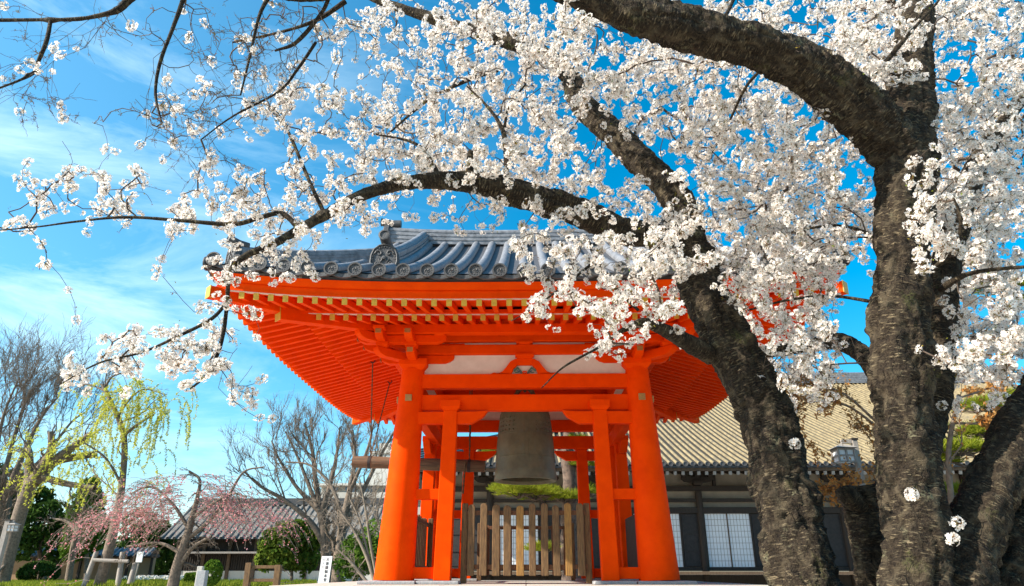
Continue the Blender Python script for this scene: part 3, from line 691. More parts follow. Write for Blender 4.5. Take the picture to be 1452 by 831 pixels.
for e in (-1, 1):
    oni((e*3.12, CY, RZ+0.12), (e, 0), 1.0)
    # gable: barge boards, pediment
    b = MB(); gx = e*2.70; tri = [(-2.1, roof_h(EA-2.1)-0.35), (2.1, roof_h(EA-2.1)-0.35), (0, roof_h(EA)-0.2)]
    b.prism([(y, z) for y, z in tri], (gx, CY, 0), (0, 1, 0), (0, 0, 1), (0.06*e, 0, 0)); gb = b.build('gable_panel', M['plaster'], bt)
    b = MB()
    for q in (-1, 1):
        prev = None
        for t in np.linspace(1.9, EA, 9):
            p = Vector((e*2.88, CY+q*(EA-t), roof_h(t)-0.17))
            if prev is not None: b.beam(prev, p, 0.07, 0.22)
            prev = p
    b.build('barge_board', M['red'], bt)
    for q in (-1, 1):
        xr = e*2.27
        ts = np.linspace(0.98, EA-0.12, 20)
        pth = [Vector((xr, CY+q*(EA-t), roof_h(t)+0.04)) for t in ts]
        courses(pth, 0.30, 0.27, 5, 'descending_ridge', M['tile'], 0.085)
        oni((xr, CY+q*(EA-0.90), roof_h(0.9)+0.02), (0, q), 1.0)
        ts = np.linspace(0.35, EA-2.40, 14)
        pth = [Vector((e*(EA-t), CY+q*(EA-t), roof_h(t)+lift(EA-t, CY+EA-t)+0.03)) for t in ts]
        courses(pth, 0.26, 0.22, 4, 'hip_ridge', M['tile'], 0.08)
        t = 0.28; oni((e*(EA-t), CY+q*(EA-t), roof_h(t)+lift(EA-t, CY+EA-t)+0.01), (e, q), 0.72)
# interior beams that carry the bell
for yy in (-0.32, 0.32):
    b = MB(); b.box(-1.9, 1.9, CY+yy-.10, CY+yy+.10, 4.55, 4.80); b.build('hanging_beam', M['red'], bt, bevel=0.01)
b = MB(); b.box(-0.13, 0.13, CY-1.9, CY+1.9, 4.81, 5.05); b.build('hanging_beam', M['red'], bt, bevel=0.01)
b = MB(); b.box(-1.94, 1.94, CY-1.94, CY+1.94, 5.06, 5.09); b.build('ceiling', M['red'], bt)

# ------------------------------------------------------------------ temple bell, striking log
be = thing('temple_bell', 'dark green bronze temple bell hanging in the middle of the vermilion tower', 'bell', (0, CY, 2.42))
prof = [(0.50, 2.47), (0.56, 2.42), (0.615, 2.42), (0.622, 2.45), (0.612, 2.52), (0.616, 2.54), (0.604, 2.58), (0.606, 2.60), (0.598, 2.62), (0.585, 2.80), (0.568, 3.05), (0.548, 3.30), (0.522, 3.55), (0.498, 3.72), (0.50, 3.74), (0.492, 3.76), (0.482, 3.84), (0.44, 3.92), (0.34, 3.99), (0.18, 4.03), (0.0, 4.04)]
b = MB(); b.lathe(prof, (0, CY, 0), 72); b.lathe([(0.50, 2.47), (0.52, 2.8), (0.50, 3.2), (0.42, 3.7), (0, 3.85)], (0, CY, 0), 48)
bb = b.build('bell_body', M['bronze'], be, smooth=True)
b = MB()
for row in range(4):
    z = 3.36+row*0.085; r = 0.541-row*0.0125
    for q in range(4):
        for k in range(5):
            a = q*math.pi/2+math.pi/4+(k-2)*0.17+0.0
            c = Vector((r*math.cos(a), CY+r*math.sin(a), z)); b.lathe([(0.019, -0.01), (0.019, 0.012), (0.010, 0.024), (0, 0.026)], c, 8, axis=(math.cos(a), math.sin(a), 0))
b.build('bell_bosses', M['bronze'], bb, smooth=True)
b = MB()
for q in range(4):
    a = q*math.pi/2+0.05
    for da in (-0.075, 0.075): b.tube([((r+0.004)*math.cos(a+da), CY+(r+0.004)*math.sin(a+da), z) for r, z in prof[9:15]], 0.007, 6)
for z, r in ((3.30, 0.548), (2.86, 0.580)): b.tube([((r+.003)*math.cos(t), CY+(r+.003)*math.sin(t), z) for t in np.linspace(0, 2*math.pi, 73)], 0.007, 6)
b.build('raised_bands', M['bronze'], bb, smooth=True)
b = MB(); b.tube([(0.20*math.cos(t), CY, 4.02+0.30*math.sin(t)) for t in np.linspace(0, math.pi, 14)], [0.06]+[0.05]*12+[0.06], 10)
for e in (-1, 1):
    b.tube([(e*0.14, CY-0.02, 4.05), (e*0.24, CY-0.08, 4.10), (e*0.27, CY-0.10, 4.03)], [0.05, 0.045, 0.02], 8)
    b.tube([(0, CY+e*0.05, 4.28), (0, CY+e*0.10, 4.31), (0, CY+e*0.11, 4.24)], [0.04, 0.05, 0.02], 8)
b.build('dragon_hanger', M['bronze'], be, smooth=True)
b = MB(); b.tube([(0, CY+0.05*math.cos(t), 4.36+0.09*math.sin(t)) for t in np.linspace(0, 2*math.pi, 17)], 0.022, 8); b.beam((0, CY-.42, 4.50), (0, CY+.42, 4.50), 0.09, 0.09); b.build('iron_hook', M['black'], be)
LA, LB = Vector((-3.46, CY, 2.81)), Vector((-0.80, CY, 2.71))
lg = thing('striking_log', 'brown wooden striking log slung on ropes beside the bronze bell', 'striking log', LA)
d = (LB-LA).normalized(); b = MB()
lp = [LA+(LB-LA)*t for t in np.linspace(0, 1, 16)]; b.tube(lp, [0.108]+[0.118+0.004*math.sin(i*1.7) for i in range(14)]+[0.112], 24); b.build('log', M['log'], lg, smooth=True)
for t in (0.13, 0.88):
    c = LA+(LB-LA)*t; b = MB(); b.tube([c-d*0.03, c+d*0.03], 0.128, 24); b.build('iron_band', M['black'], lg, smooth=True)
def rope(mb, a, bq, r=0.011, sag=0):
    a = Vector(a); bq = Vector(bq); ax_ = (bq-a).normalized(); u = ax_.cross(Vector((0.3, 1, 0.1))).normalized(); v = ax_.cross(u); n = max(12, int((bq-a).length/0.03))
    for ph in (0, math.pi):
        mb.tube([a+(bq-a)*i/n+(u*math.cos(i*1.0+ph)+v*math.sin(i*1.0+ph))*r*0.6 for i in range(n+1)], r*0.75, 5)
t1 = LA+(LB-LA)*0.13
for tgt in ((-3.05, CY-0.75, 4.66), (-3.0, CY+0.85, 4.66)):
    b = MB(); rope(b, t1+Vector((0, 0, 0.11)), tgt); b.build('hanging_rope', M['rope'], lg)
    b = MB(); b.tube([Vector(tgt)+Vector((0.045*math.cos(a), 0, 0.03+0.045*math.sin(a))) for a in np.linspace(0, 6.28, 12)], 0.009, 6); b.tube([Vector(tgt)+Vector((0, 0, .06)), Vector(tgt)+Vector((0, 0, .16))], 0.009, 6); b.build('iron_ring', M['black'], lg)
t2 = LA+(LB-LA)*0.88
for tgt in ((-1.12, CY-0.32, 4.55), (-1.12, CY+0.32, 4.55)):
    b = MB(); rope(b, t2+Vector((0, 0, 0.11)), tgt); b.build('hanging_rope', M['rope'], lg)
b = MB(); rope(b, t2+Vector((-0.07, -0.13, 0.05)), t2+Vector((-0.10, -0.15, -0.55)), 0.016); b.build('pull_rope', M['rope'], lg)

# ------------------------------------------------------------------ picket fences of the tower
def picket_fence(s, a0, a1, off, zt, n, mats, label, seed, w_=0.115, rnd=True):
    rg = random.Random(seed); (ax, ay), (ox, oy) = SIDES[s]
    f = thing('picket_fence', label, 'fence', W(s, (a0+a1)/2, off, 0.585), 'picket fences round the bell tower')
    for z in (0.80, 1.63):
        b = MB(); sbox(b, s, a0, a1, off-0.075, off-0.022, z, z+0.07); b.build('rail', M['fence_red'], f, bevel=0.006)
    for i in range(n):
        a = a0+(a1-a0)*(i+0.5)/n+rg.uniform(-.008, .008); h = zt+rg.uniform(-.025, .02); wd = w_*rg.uniform(.9, 1.1)
        cap = [(wd/2*math.cos(t), h-0.05+0.05*math.sin(t)) for t in np.linspace(0, math.pi, 7)]
        b = MB(); b.prism([(-wd/2, 0.70), (wd/2, 0.70)]+cap, W(s, a, off-0.02, 0)+Vector((0, 0, 0)), (ax, ay, 0), (rg.uniform(-.008, .008)*ax, 0, 1), Vector((ox, oy, 0))*0.045)
        b.build('picket', mats[i % len(mats)] if not rnd else rg.choice(mats), f, bevel=0.01)
    for e in (a0-0.02, a1+0.02):
        b = MB(); sbox(b, s, e-0.05, e+0.05, off-0.14, off-0.04, 0.59, zt+0.02); b.build('fence_post', M['fence'], f, bevel=0.012)
    return f
picket_fence(0, -0.99, 0.99, 0.0, 1.80, 10, [M['fence'], M['fence'], M['fence_new'], M['fence']], 'weathered brown picket fence across the front of the bell tower', 3)
picket_fence(2, -0.99, 0.99, -0.05, 1.74, 8, [M['fence_red']], 'red brown picket fence across the back of the bell tower', 4)
picket_fence(3, -1.12, 1.12, -0.02, 1.78, 11, [M['fence_red'], M['fence']], 'dark picket fence on the left side of the bell tower', 5)
f = thing('plank_gate', 'dark plank panel closing the right side of the bell tower', 'gate', W(1, 0, 0, 0.585))
for i in range(12):
    b = MB(); a = -1.12+2.24*(i+.5)/12; sbox(b, 1, a-.09, a+.09, -0.03, 0.0, 0.70, 1.78); b.build('plank', M['dark_wood'], f, bevel=0.006)
for z in (0.85, 1.62):
    b = MB(); sbox(b, 1, -1.14, 1.14, 0.002, 0.04, z, z+0.08); b.build('rail', M['dark_wood'], f)

# ------------------------------------------------------------------ long temple hall behind
X0, X1, YE, YW = -4.7, 30.0, 25.0, 27.0
hall = thing('temple_hall', 'long dark timber temple hall with broad sunlit tan tiled roof and white paper screens', 'temple hall', (10, YW, 0))
def hz(t): return 4.32+0.36*t+0.0042*t*t
b = MB(); TH = 17.0
def hsheet(u, v):
    t = v*TH; x = (X0+t)+(X1-X0-t)*u; return Vector((x, YE+t, hz(t)))
sheet(hsheet, 4, 12, b, 0.12)
def hside(u, v):
    t = v*TH; y = YE+t+(34-2*t)*u; return Vector((X0+t, y, hz(t)))
sheet(hside, 4, 12, b, 0.12); b.build('pan_tiles', M['hall_pan'], hall)
rolls = MB(); x = X0+0.2
while x < X1:
    tm = min(TH, x-X0); k = max(2, int(tm/1.2)); rng_ = random.Random(int(x*100)); dx = rng_.uniform(-.012, .012)
    pts = [Vector((x+dx, YE+tm*i/k, hz(tm*i/k)+0.02)) for i in range(k+1)]; roll(pts, 0.058); x += 0.262
rolls.build('roll_tiles', M['hall_tile'], hall, smooth=True)
b = MB(); x = X0+0.2
while x < X1: b.lathe([(0.0, -0.015), (0.06, -0.015), (0.065, -0.03), (0.085, -0.03), (0.088, 0), (0.085, 0.02)], (x, YE, hz(0)+0.02), 14, axis=(0, 1, 0)); x += 0.262
tag(b.build('round_end_tiles', M['tile_dark'], hall, smooth=True), None, kind='stuff')
b = MB(); b.box(X0, X1, YE+0.03, YE+0.20, hz(0)-0.10, hz(0)-0.03); b.build('eave_tile_edge', M['tile_dark'], hall)
b = MB(); b.box(X0+.03, X1, YE+0.06, YE+0.26, hz(0)-0.20, hz(0)-0.103); b.build('eave_board', M['brown_wood'], hall)
b = MB(); x = X0+0.25
while x < X1: b.beam((x, YE+0.16, hz(0)-0.27), (x, YW+0.2, hz(0)+0.22), 0.10, 0.12, 0); b.beam((x, YE+0.10, hz(0)-0.285), (x, YE+0.16, hz(0)-0.27), 0.105, 0.125, 1); x += 0.28
tag(b.build('eave_rafters', [M['dark_wood'], M['grey_wood']], hall), None, kind='stuff')
b = MB(); b.add([(X0, YE+.2, hz(0)-.195), (X1, YE+.2, hz(0)-.195), (X1, YW+.3, hz(0)+.30), (X0, YW+.3, hz(0)+.30)], [(0, 1, 2, 3)]); b.build('soffit', M['dark_wood'], hall)
pth = [Vector((X0+t, YE+t, hz(t)+.02)) for t in np.linspace(0.5, TH, 14)]
mb = MB()
for c in range(5):
    ww = 0.5-0.05*c
    for i in range(len(pth)-1): mb.beam(pth[i]+Vector((0, 0, .04+.085*c)), pth[i+1]+Vector((0, 0, .04+.085*c)), ww*(1 if c % 2 == 0 else .85), 0.075)
mb.build('hip_ridge', M['tile_dark'], hall)
b = MB()
for c in range(6): b.box(X0+TH-0.2, X1, YE+TH-.25+.02*c, YE+TH+.25-.02*c, hz(TH)+.12*c, hz(TH)+.12*c+.10)
b.build('main_ridge', M['tile'], hall)
b = MB()   # stacked ornament on the corner of the eave
base = Vector((X0+0.35, YE+0.35, hz(.35)))
for c, (ww, hh) in enumerate(((.34, .16), (.26, .14), (.36, .10), (.22, .14))): b.box(base.x-ww/2, base.x+ww/2, base.y-ww/2, base.y+ww/2, base.z+.15*c, base.z+.15*c+hh)
b.tube([base+Vector((0, 0, .55)), base+Vector((-.12, -.1, .72)), base+Vector((-.30, -.2, .86))], [0.10, 0.085, 0.09], 12); b.build('corner_ornament', M['tile_dark'], hall, smooth=True, sharp=30)
# facade: posts, beams, panels, shoji
ZF = 0.80
b = MB(); b.box(X0+1.2, X1, YW+0.10, YW+0.25, ZF, 4.45); b.build('wall', M['hall_wall'], hall)
b = MB(); b.box(X0+.9, X1, YE+0.75, YW-.05, ZF-0.12, ZF-.01); b.build('veranda_floor', M['brown_wood'], hall, bevel=.01)
b = MB(); b.box(X0+1.2, X1, YW-0.05, YW+0.2, 0.0, ZF-.125); b.build('foundation_boarding', M['dark_wood'], hall)
for z0, z1, pr in ((ZF, ZF+.13, .06), (2.80, 3.02, .09), (3.22, 3.34, .06), (3.62, 3.80, .10)):
    b = MB(); b.box(X0+1.2, X1, YW-pr, YW+.098, z0, z1); b.build('beam', M['dark_wood'], hall, bevel=.01)
shoji = [(-1.15, 0.45), (4.05, 5.75), (6.70, 8.36), (12.0, 13.7), (17.3, 19.0), (22.6, 24.3)]
posts = [-3.4, -1.35, 0.65, 3.0, 6.55, 9.42, 11.85, 14.6, 17.1, 19.9, 22.4, 25.2, 28]
for x in posts:
    b = MB(); b.lathe([(0.13, ZF-.7), (0.13, 3.6)], (x, YW-.02, 0), 16); b.build('post', M['dark_wood'], hall, smooth=True)
    b = MB(); block(b, (x, YW-.06), 3.82, 0.36, 0.16); b.prism([(-.62, .14), (-.5, .03), (-.3, 0), (.3, 0), (.5, .03), (.62, .14), (.62, .2), (-.62, .2)], (x, YW-.16, 3.93), (1, 0, 0), (0, 0, 1), (0, .15, 0))
    for e in (-.5, 0, .5): block(b, (x+e, YW-.085), 4.13, .2, .12)
    b.prism([(-.9, .12), (-.8, 0), (.8, 0), (.9, .12), (.9, .16), (-.9, .16)], (x, YW-.17, 4.255), (1, 0, 0), (0, 0, 1), (0, .16, 0)); b.build('bracket', M['dark_wood'], hall)
for x in np.arange(-2.2, 29, 2.35):
    b = MB(); b.box(x-.06, x+.06, YW-.04, YW+.097, 3.805, 4.3); b.build('strut', M['dark_wood'], hall)
for x0, x1 in shoji:
    b = MB(); b.box(x0, x1, YW+.01, YW+.05, ZF+.14, 2.795); sc_ = b.build('paper_screen', M['paper'], hall)
    b = MB(); nv = 14; nh = 9
    for i in range(1, nv): xx = x0+(x1-x0)*i/nv; b.box(xx-.006, xx+.006, YW+.002, YW+.0095, ZF+.15, 2.79)
    for j in range(1, nh): zz = ZF+.14+(2.65-ZF)*j/nh; b.box(x0, x1, YW-.0005, YW+.0015, zz-.006, zz+.006)
    b.build('lattice', M['grey_wood'], sc_)
    b = MB(); xm = (x0+x1)/2; b.box(xm-.022, xm+.022, YW-.02, YW-.001, ZF+.14, 2.795); b.build('mullion', M['brown_wood'], sc_)
    for xa, xb in ((x0-.06, x0-.002), (x1+.002, x1+.06)):
        b = MB(); b.box(xa, xb, YW-.04, YW+.06, ZF+.14, 2.795); b.build('screen_jamb', M['dark_wood'], sc_)
allx = [(-1.25, -3.3), (0.8, 2.0), (2.1, 3.9), (5.83, 6.46), (8.44, 9.3), (9.55, 10.6), (10.7, 11.75), (13.8, 14.5), (14.7, 17.0), (19.1, 19.8), (20, 22.3), (24.4, 25.1)]
for xa, xb in allx:
    xa, xb = min(xa, xb), max(xa, xb); b = MB(); b.box(xa, xb, YW+.015, YW+.06, ZF+.14, 2.795)
    for xx in (xa+.03, xb-.03): b.box(xx-.03, xx+.03, YW-.02, YW+.013, ZF+.14, 2.79)
    for zz in (ZF+.2, 1.5, 2.1, 2.74): b.box(xa+.062, xb-.062, YW-.012, YW+.012, zz-.035, zz+.035)
    b.build('shutter_panel', M['black'], hall)

# ------------------------------------------------------------------ left background: buildings and walls
def simple_roof(mb, x0, x1, ye, yr, ze, zr, pitch, r=0.11, k=5):
    global rolls
    rolls = mb
    x = x0
    while x <= x1:
        roll([Vector((x, ye+(yr-ye)*i/k, ze+(zr-ze)*(0.85*i/k+0.15*(i/k)**2)+.03)) for i in range(k+1)], r); x += pitch
lowh = thing('garden_lodge', 'low dark timber lodge with grey tiled roof behind the pink weeping tree', 'lodge', tuple(at(410, 822, 68))[:2]+(0,))
yl = 66.0; xa, xb = at(225, 780, yl).x, at(560, 780, yl).x; zr = at(400, 716, yl+5.5).z; ze = at(400, 764, yl).z
b = MB(); b.add([(xa, yl, ze), (xb, yl, ze), (xb, yl+5.5, zr), (xa, yl+5.5, zr), (xa, yl+11, ze), (xb, yl+11, ze)], [(0, 1, 2, 3), (3, 2, 5, 4)]); simple_roof(b, xa, xb, yl, yl+5.5, ze, zr, 0.62, 0.16)
rf = b.build('roof', M['lodge_tile'], lowh)
b = MB()
for c in range(4): b.box(xa, xb, yl+5.2+.05*c, yl+5.8-.05*c, zr+.16*c+.02, zr+.16*c+.16)
b.build('ridge', M['tile_dark'], rf)
b = MB(); b.box(xa+.8, xb-.8, yl+1.6, yl+9.5, 0, ze+.5); b.build('wall', M['dark_wood'], lowh)
b = MB(); b.box(xa+.7, xb-.7, yl+1.45, yl+1.59, 0, 0.9); b.build('white_base', M['cream'], lowh)
for i in range(9):
    x = xa+1.2+(xb-xa-2.4)*i/8; b = MB(); b.box(x-.14, x+.14, yl+1.25, yl+1.44, 0, ze+.35); b.build('post', M['brown_wood'], lowh)
for i in range(8):
    x = xa+1.2+(xb-xa-2.4)*(i+.5)/8; b = MB(); b.box(x-1.0, x+1.0, yl+1.50, yl+1.60, 0.95, 2.6)
    for k in range(9): b.box(x-1.0+.22*k+.08, x-1.0+.22*k+.16, yl+1.40, yl+1.498, 0.95, 2.6)
    b.build('slatted_window', M['dark_wood'], lowh)
b = MB(); b.box(xa+2, xb-6, yl-.2, yl+1.3, ze-1.25, ze-1.1); b.build('lean_to_roof', M['grey_wood'], lowh)
# earthen boundary wall
ew = thing('earth_wall', 'ochre earthen boundary wall with tiled coping beyond the garden trees', 'wall', (at(60, 810, 62).x, 62, 0))
xa, xb = at(-120, 800, 62).x, at(215, 800, 62).x
b = MB(); b.box(xa, xb, 62, 62.6, 0, at(60, 790, 62).z); b.build('wall_body', M['earth_wall'], ew)
zt = at(60, 791, 62).z
b = MB(); b.box(xa, xb, 61.5, 63.1, zt+.01, zt+.12); b.build('coping_eave', M['dark_wood'], ew)
b = MB(); b.add([(xa, 61.3, zt+.13), (xb, 61.3, zt+.13), (xb, 62.3, zt+.75), (xa, 62.3, zt+.75), (xa, 63.3, zt+.13), (xb, 63.3, zt+.13)], [(0, 1, 2, 3), (3, 2, 5, 4)]); simple_roof(b, xa, xb, 61.3, 62.3, zt+.13, zt+.75, 0.45, 0.11, 2); b.build('tile_coping', M['tile'], ew)
for i in range(11):
    x = xa+(xb-xa)*i/10; b = MB(); b.box(x-.1, x+.1, 61.9, 61.99, 0, zt); b.build('wall_post', M['dark_wood'], ew)
# town buildings far behind
ap = thing('apartment_block', 'beige concrete apartment block with balconies beyond the bare trees', 'apartment building', (at(500, 700, 115).x, 115, 0))
ya = 115.0; xa, xb = at(455, 700, ya).x, at(640, 700, ya).x; zt = at(500, 690, ya).z
b = MB(); b.box(xa, xb, ya, ya+12, 0, zt); b.build('wall', M['concrete'], ap)
nf = 6; fh = zt/nf
for f_ in range(nf):
    b = MB(); b.box(xa-.3, xb, ya-1.5, ya-.01, f_*fh+.0, f_*fh+.2); b.box(xa-.3, xb, ya-1.5, ya-1.35, f_*fh+.203, f_*fh+1.25); b.build('balcony', M['concrete'], ap)
    for k in range(7):
        x = xa+.8+(xb-xa-1.6)*k/6.3; b = MB(); b.box(x, x+1.9, ya-.06, ya-.005, f_*fh+.35, f_*fh+2.3); wn = b.build('window', M['glass'], ap)
        b = MB(); b.box(x+.9, x+1.0, ya-.10, ya-.063, f_*fh+.35, f_*fh+2.3); b.build('frame', M['white'], wn)
b = MB(); b.box(xa-.4, xb, ya-1.6, ya+12, zt+.01, zt+.35); b.build('roof_edge', M['cream'], ap)
tw = thing('rooftop_tower', 'cream rendered stair tower rising behind the apartment block beside the left pillar', 'building', (at(545, 700, 135).x, 135, 0))
xa, xb = at(524, 680, 135).x, at(566, 680, 135).x; zt = at(545, 643, 135).z
b = MB(); b.box(xa, xb, 135, 143, 0, zt); b.build('wall', M['cream'], tw)
b = MB(); b.box(xa-.3, xb+.3, 134.7, 143.3, zt+.01, zt+.5); b.box(xa+1.2, xb-1.2, 136, 141, zt+.51, zt+2.2); b.build('roof_parapet', M['cream'], tw)
b = MB(); b.tube([(xa+2, 137, zt+.5), (xa+2, 137, zt+5)], .06, 6); b.tube([(xa+.6, 137, zt+3.6), (xa+3.4, 137, zt+3.6)], .05, 6); b.build('antenna', M['grey_wood'], tw)

# ------------------------------------------------------------------ foliage things
def leafy(name, label, cat, base, blobs, n, size, m, trunk=None, group=None, aspect=0.55, shell=0.5, leafpart='crown'):
    t = thing(name, label, cat, base, group); P = blob_points(n, blobs, shell=shell)
    V, F = leaves_np(P, RNG.uniform(.7, 1.3, len(P))*size, aspect); npmesh(leafpart, V, F, M[m], t)
    b = MB(); B = np.array(blobs); c = Vector(B[:, :3].mean(axis=0)); base = Vector(base); r = trunk or 0.15
    b.tube([base, base.lerp(c, .5)+Vector((r*.4, 0, 0)), c], [r, r*.75, r*.35], 8)
    for q in B[:8]: b.tube([base.lerp(c, .55), Vector(q[:3]).lerp(c, .5), Vector(q[:3])], [r*.5, r*.35, r*.15], 6)
    b.build('trunk', M['twig_brown'], t, smooth=True); return t
def px_blob(px, py, Y, w_, h, dep=None):
    p = at(px, py, Y); s = mpp(p); return (p.x, p.y, p.z, w_*s/2, (dep or w_)*s/2, h*s/2)
def gbase(px, Y): return (at(px, 815, Y).x, Y, 0)
# evergreens left
for px_, Y_, h_, w_px, lab in ((205, 73, 100, 80, 'tall dim evergreen behind the pink tree beside the lodge'), (228, 78, 70, 60, 'low dim evergreen at the left end of the lodge roof'), (150, 80, 60, 70, 'dim evergreen far behind the slim willow'), (92, 82, 90, 60, 'dim evergreen far behind the earthen wall')):
    leafy('evergreen_tree', lab, 'tree', gbase(px_, Y_), [px_blob(px_, 818-h_*.35, Y_, w_px, h_*.75), px_blob(px_-8, 818-h_*.7, Y_, w_px*.6, h_*.55), px_blob(px_+w_px*.25, 818-h_*.55, Y_, w_px*.5, h_*.5)], 4500, 0.5, 'evergreen', 0.3, 'broadleaf evergreen trees in the garden')
leafy('evergreen_tree', 'dark broadleaf evergreen tree in front of the earthen wall', 'tree', gbase(65, 58),
      [px_blob(60, 745, 58, 90, 70), px_blob(30, 770, 57, 60, 50), px_blob(85, 765, 58, 50, 60), px_blob(50, 715, 59, 60, 50), px_blob(15, 720, 58, 70, 60)], 9000, 0.42, 'evergreen', 0.25, 'broadleaf evergreen trees in the garden')
leafy('evergreen_tree', 'bright green conical evergreen right behind the slim willow trunk', 'tree', gbase(125, 56),
      [px_blob(125, 755, 56, 60, 60), px_blob(122, 720, 56, 48, 60), px_blob(128, 695, 56, 26, 40), px_blob(108, 770, 56, 40, 50)], 7000, 0.36, 'green', 0.2, 'broadleaf evergreen trees in the garden')
leafy('evergreen_tree', 'distant dark evergreen at the left edge of the garden', 'tree', gbase(-30, 60),
      [px_blob(-30, 700, 60, 120, 90), px_blob(5, 690, 60, 50, 60)], 6000, 0.45, 'evergreen', 0.3, 'broadleaf evergreen trees in the garden')
leafy('camellia_shrub', 'large rounded glossy green camellia in front of the garden lodge', 'shrub', gbase(415, 48),
      [px_blob(412, 775, 48, 70, 64), px_blob(388, 768, 48, 40, 36), px_blob(378, 790, 48, 30, 40), px_blob(444, 765, 48, 30, 30), px_blob(425, 748, 48, 26, 24), px_blob(432, 785, 48, 45, 60), px_blob(410, 755, 48, 50, 32)], 9000, 0.34, 'camellia', 0.12, None, 0.6, 0.35, 'foliage')
leafy('garden_shrub', 'loose green shrub behind the pale bare scrub beside the left pillar', 'shrub', gbase(512, 40),
      [px_blob(512, 785, 40, 60, 60), px_blob(535, 770, 40, 50, 70), px_blob(495, 800, 40, 45, 45)], 3500, 0.24, 'green', 0.1, None, 0.6, 0.4, 'foliage')
leafy('clipped_shrub', 'dark clipped dome shrub in front of the earthen wall', 'shrub', gbase(55, 54), [px_blob(55, 812, 54, 52, 30)], 5000, 0.20, 'evergreen', 0.1, 'clipped shrubs in the garden', 0.6, 0.8, 'foliage')
leafy('clipped_shrub', 'bright clipped round shrub beside the granite marker posts', 'shrub', gbase(300, 36), [px_blob(301, 812, 36, 26, 34)], 3500, 0.12, 'hedge', 0.06, 'clipped shrubs in the garden', 0.6, 0.8, 'foliage')
def hedge(px0, px1, py0, py1, Y, label):
    t = thing('box_hedge', label, 'hedge', gbase((px0+px1)/2, Y), 'clipped hedges in the garden'); a, c = at(px0, py0, Y), at(px1, py1, Y); n = 5000
    P = np.column_stack([RNG.uniform(a.x, c.x, n), RNG.uniform(Y, Y+1.2, n), RNG.uniform(0, a.z, n)])
    k = RNG.integers(0, 3, n); P[k == 0, 2] = a.z+RNG.normal(size=(k == 0).sum())*.03; P[k == 1, 1] = Y+RNG.normal(size=(k == 1).sum())*.03
    V, F = leaves_np(P, 0.14, .6); npmesh('foliage', V, F, M['hedge'], t)
    b = MB(); b.box(a.x+.08, c.x-.08, Y+.1, Y+1.1, 0, a.z-.08); b.build('hedge_core', M['twig_brown'], t)
hedge(262, 281, 814, 835, 44, 'square clipped green hedge left of the granite marker posts')
# grass, flowers
gx = RNG.uniform(-40, -9, 42000); gy = RNG.uniform(41, 60, 42000); ok = gx < -gy*0.285; gx, gy = gx[ok], gy[ok]; n = len(gx)
hgt = RNG.uniform(.10, .34, n); ang = RNG.uniform(0, 6.28, n); dx, dy = np.cos(ang)*.035, np.sin(ang)*.035
V = np.stack([np.stack([gx-dx, gy-dy, gx*0], -1), np.stack([gx+dx, gy+dy, gx*0], -1), np.stack([gx+RNG.normal(size=n)*.07, gy+RNG.normal(size=n)*.07, hgt], -1)], 1).reshape(-1, 3)
tag(npmesh('grass', V, np.arange(n*3).reshape(n, 3), M['grass']), 'bright green grass at the far side of the garden', 'grass', None, 'stuff')
n = 500; fx = np.array([at(p, 822, 50).x for p in RNG.uniform(190, 262, n)]); fy = RNG.uniform(48, 53, n)
C = np.column_stack([fx, fy, RNG.uniform(.35, .55, n)]); V, F = leaves_np(C, 0.15, .9)
st = np.stack([np.stack([fx-.015, fy, fx*0], -1), np.stack([fx+.015, fy, fx*0], -1), C+[0.01, 0, 0], C-[0.01, 0, 0]], 1).reshape(-1, 3)
o = npmesh('white_flowers', np.vstack([V, st]), np.vstack([F, len(V)+np.arange(n*4).reshape(n, 4)]), [M['petal'], M['grass']], None, np.repeat([0, 1], n))
tag(o, 'bed of small white flowers on the grass under the pink tree', 'flowers', None, 'stuff')

def limbtree(name, label, base_px, Y, limbs, m, depth, seed, group=None, extra=None, **kw):
    """limbs: list of [(px,py,w_px)...] traced main limbs; side branches grown from them"""
    rng = np.random.default_rng(seed); t = thing(name, label, 'tree', gbase(base_px, Y), group); twigs = []
    yo = 0
    for li, lm in enumerate(limbs):
        P = []; r = []
        dy = 0 if li == 0 else rng.uniform(-1, 1)*0.06*Y*0.5
        for k, (px, py, wd) in enumerate(lm):
            f = k/(len(lm)-1); p = at(px, py, Y+dy*f); P.append(p); r.append(wd*mpp(p)/2)
        C = catmull(np.column_stack([np.array(P), r]), 6)
        V, F = tubes_np([(C[:, :3], C[:, 3])], 9); npmesh('trunk' if li == 0 else 'limb', V, F, M[m], t, smooth=True)
        fan(C[:, :3], C[:, 3].mean(), depth, twigs, rng, **kw)
    V, F = tubes_np(twigs, 4); tag(npmesh('branches', V, F, M[m], t, smooth=True), None, kind='stuff')
    return t, twigs
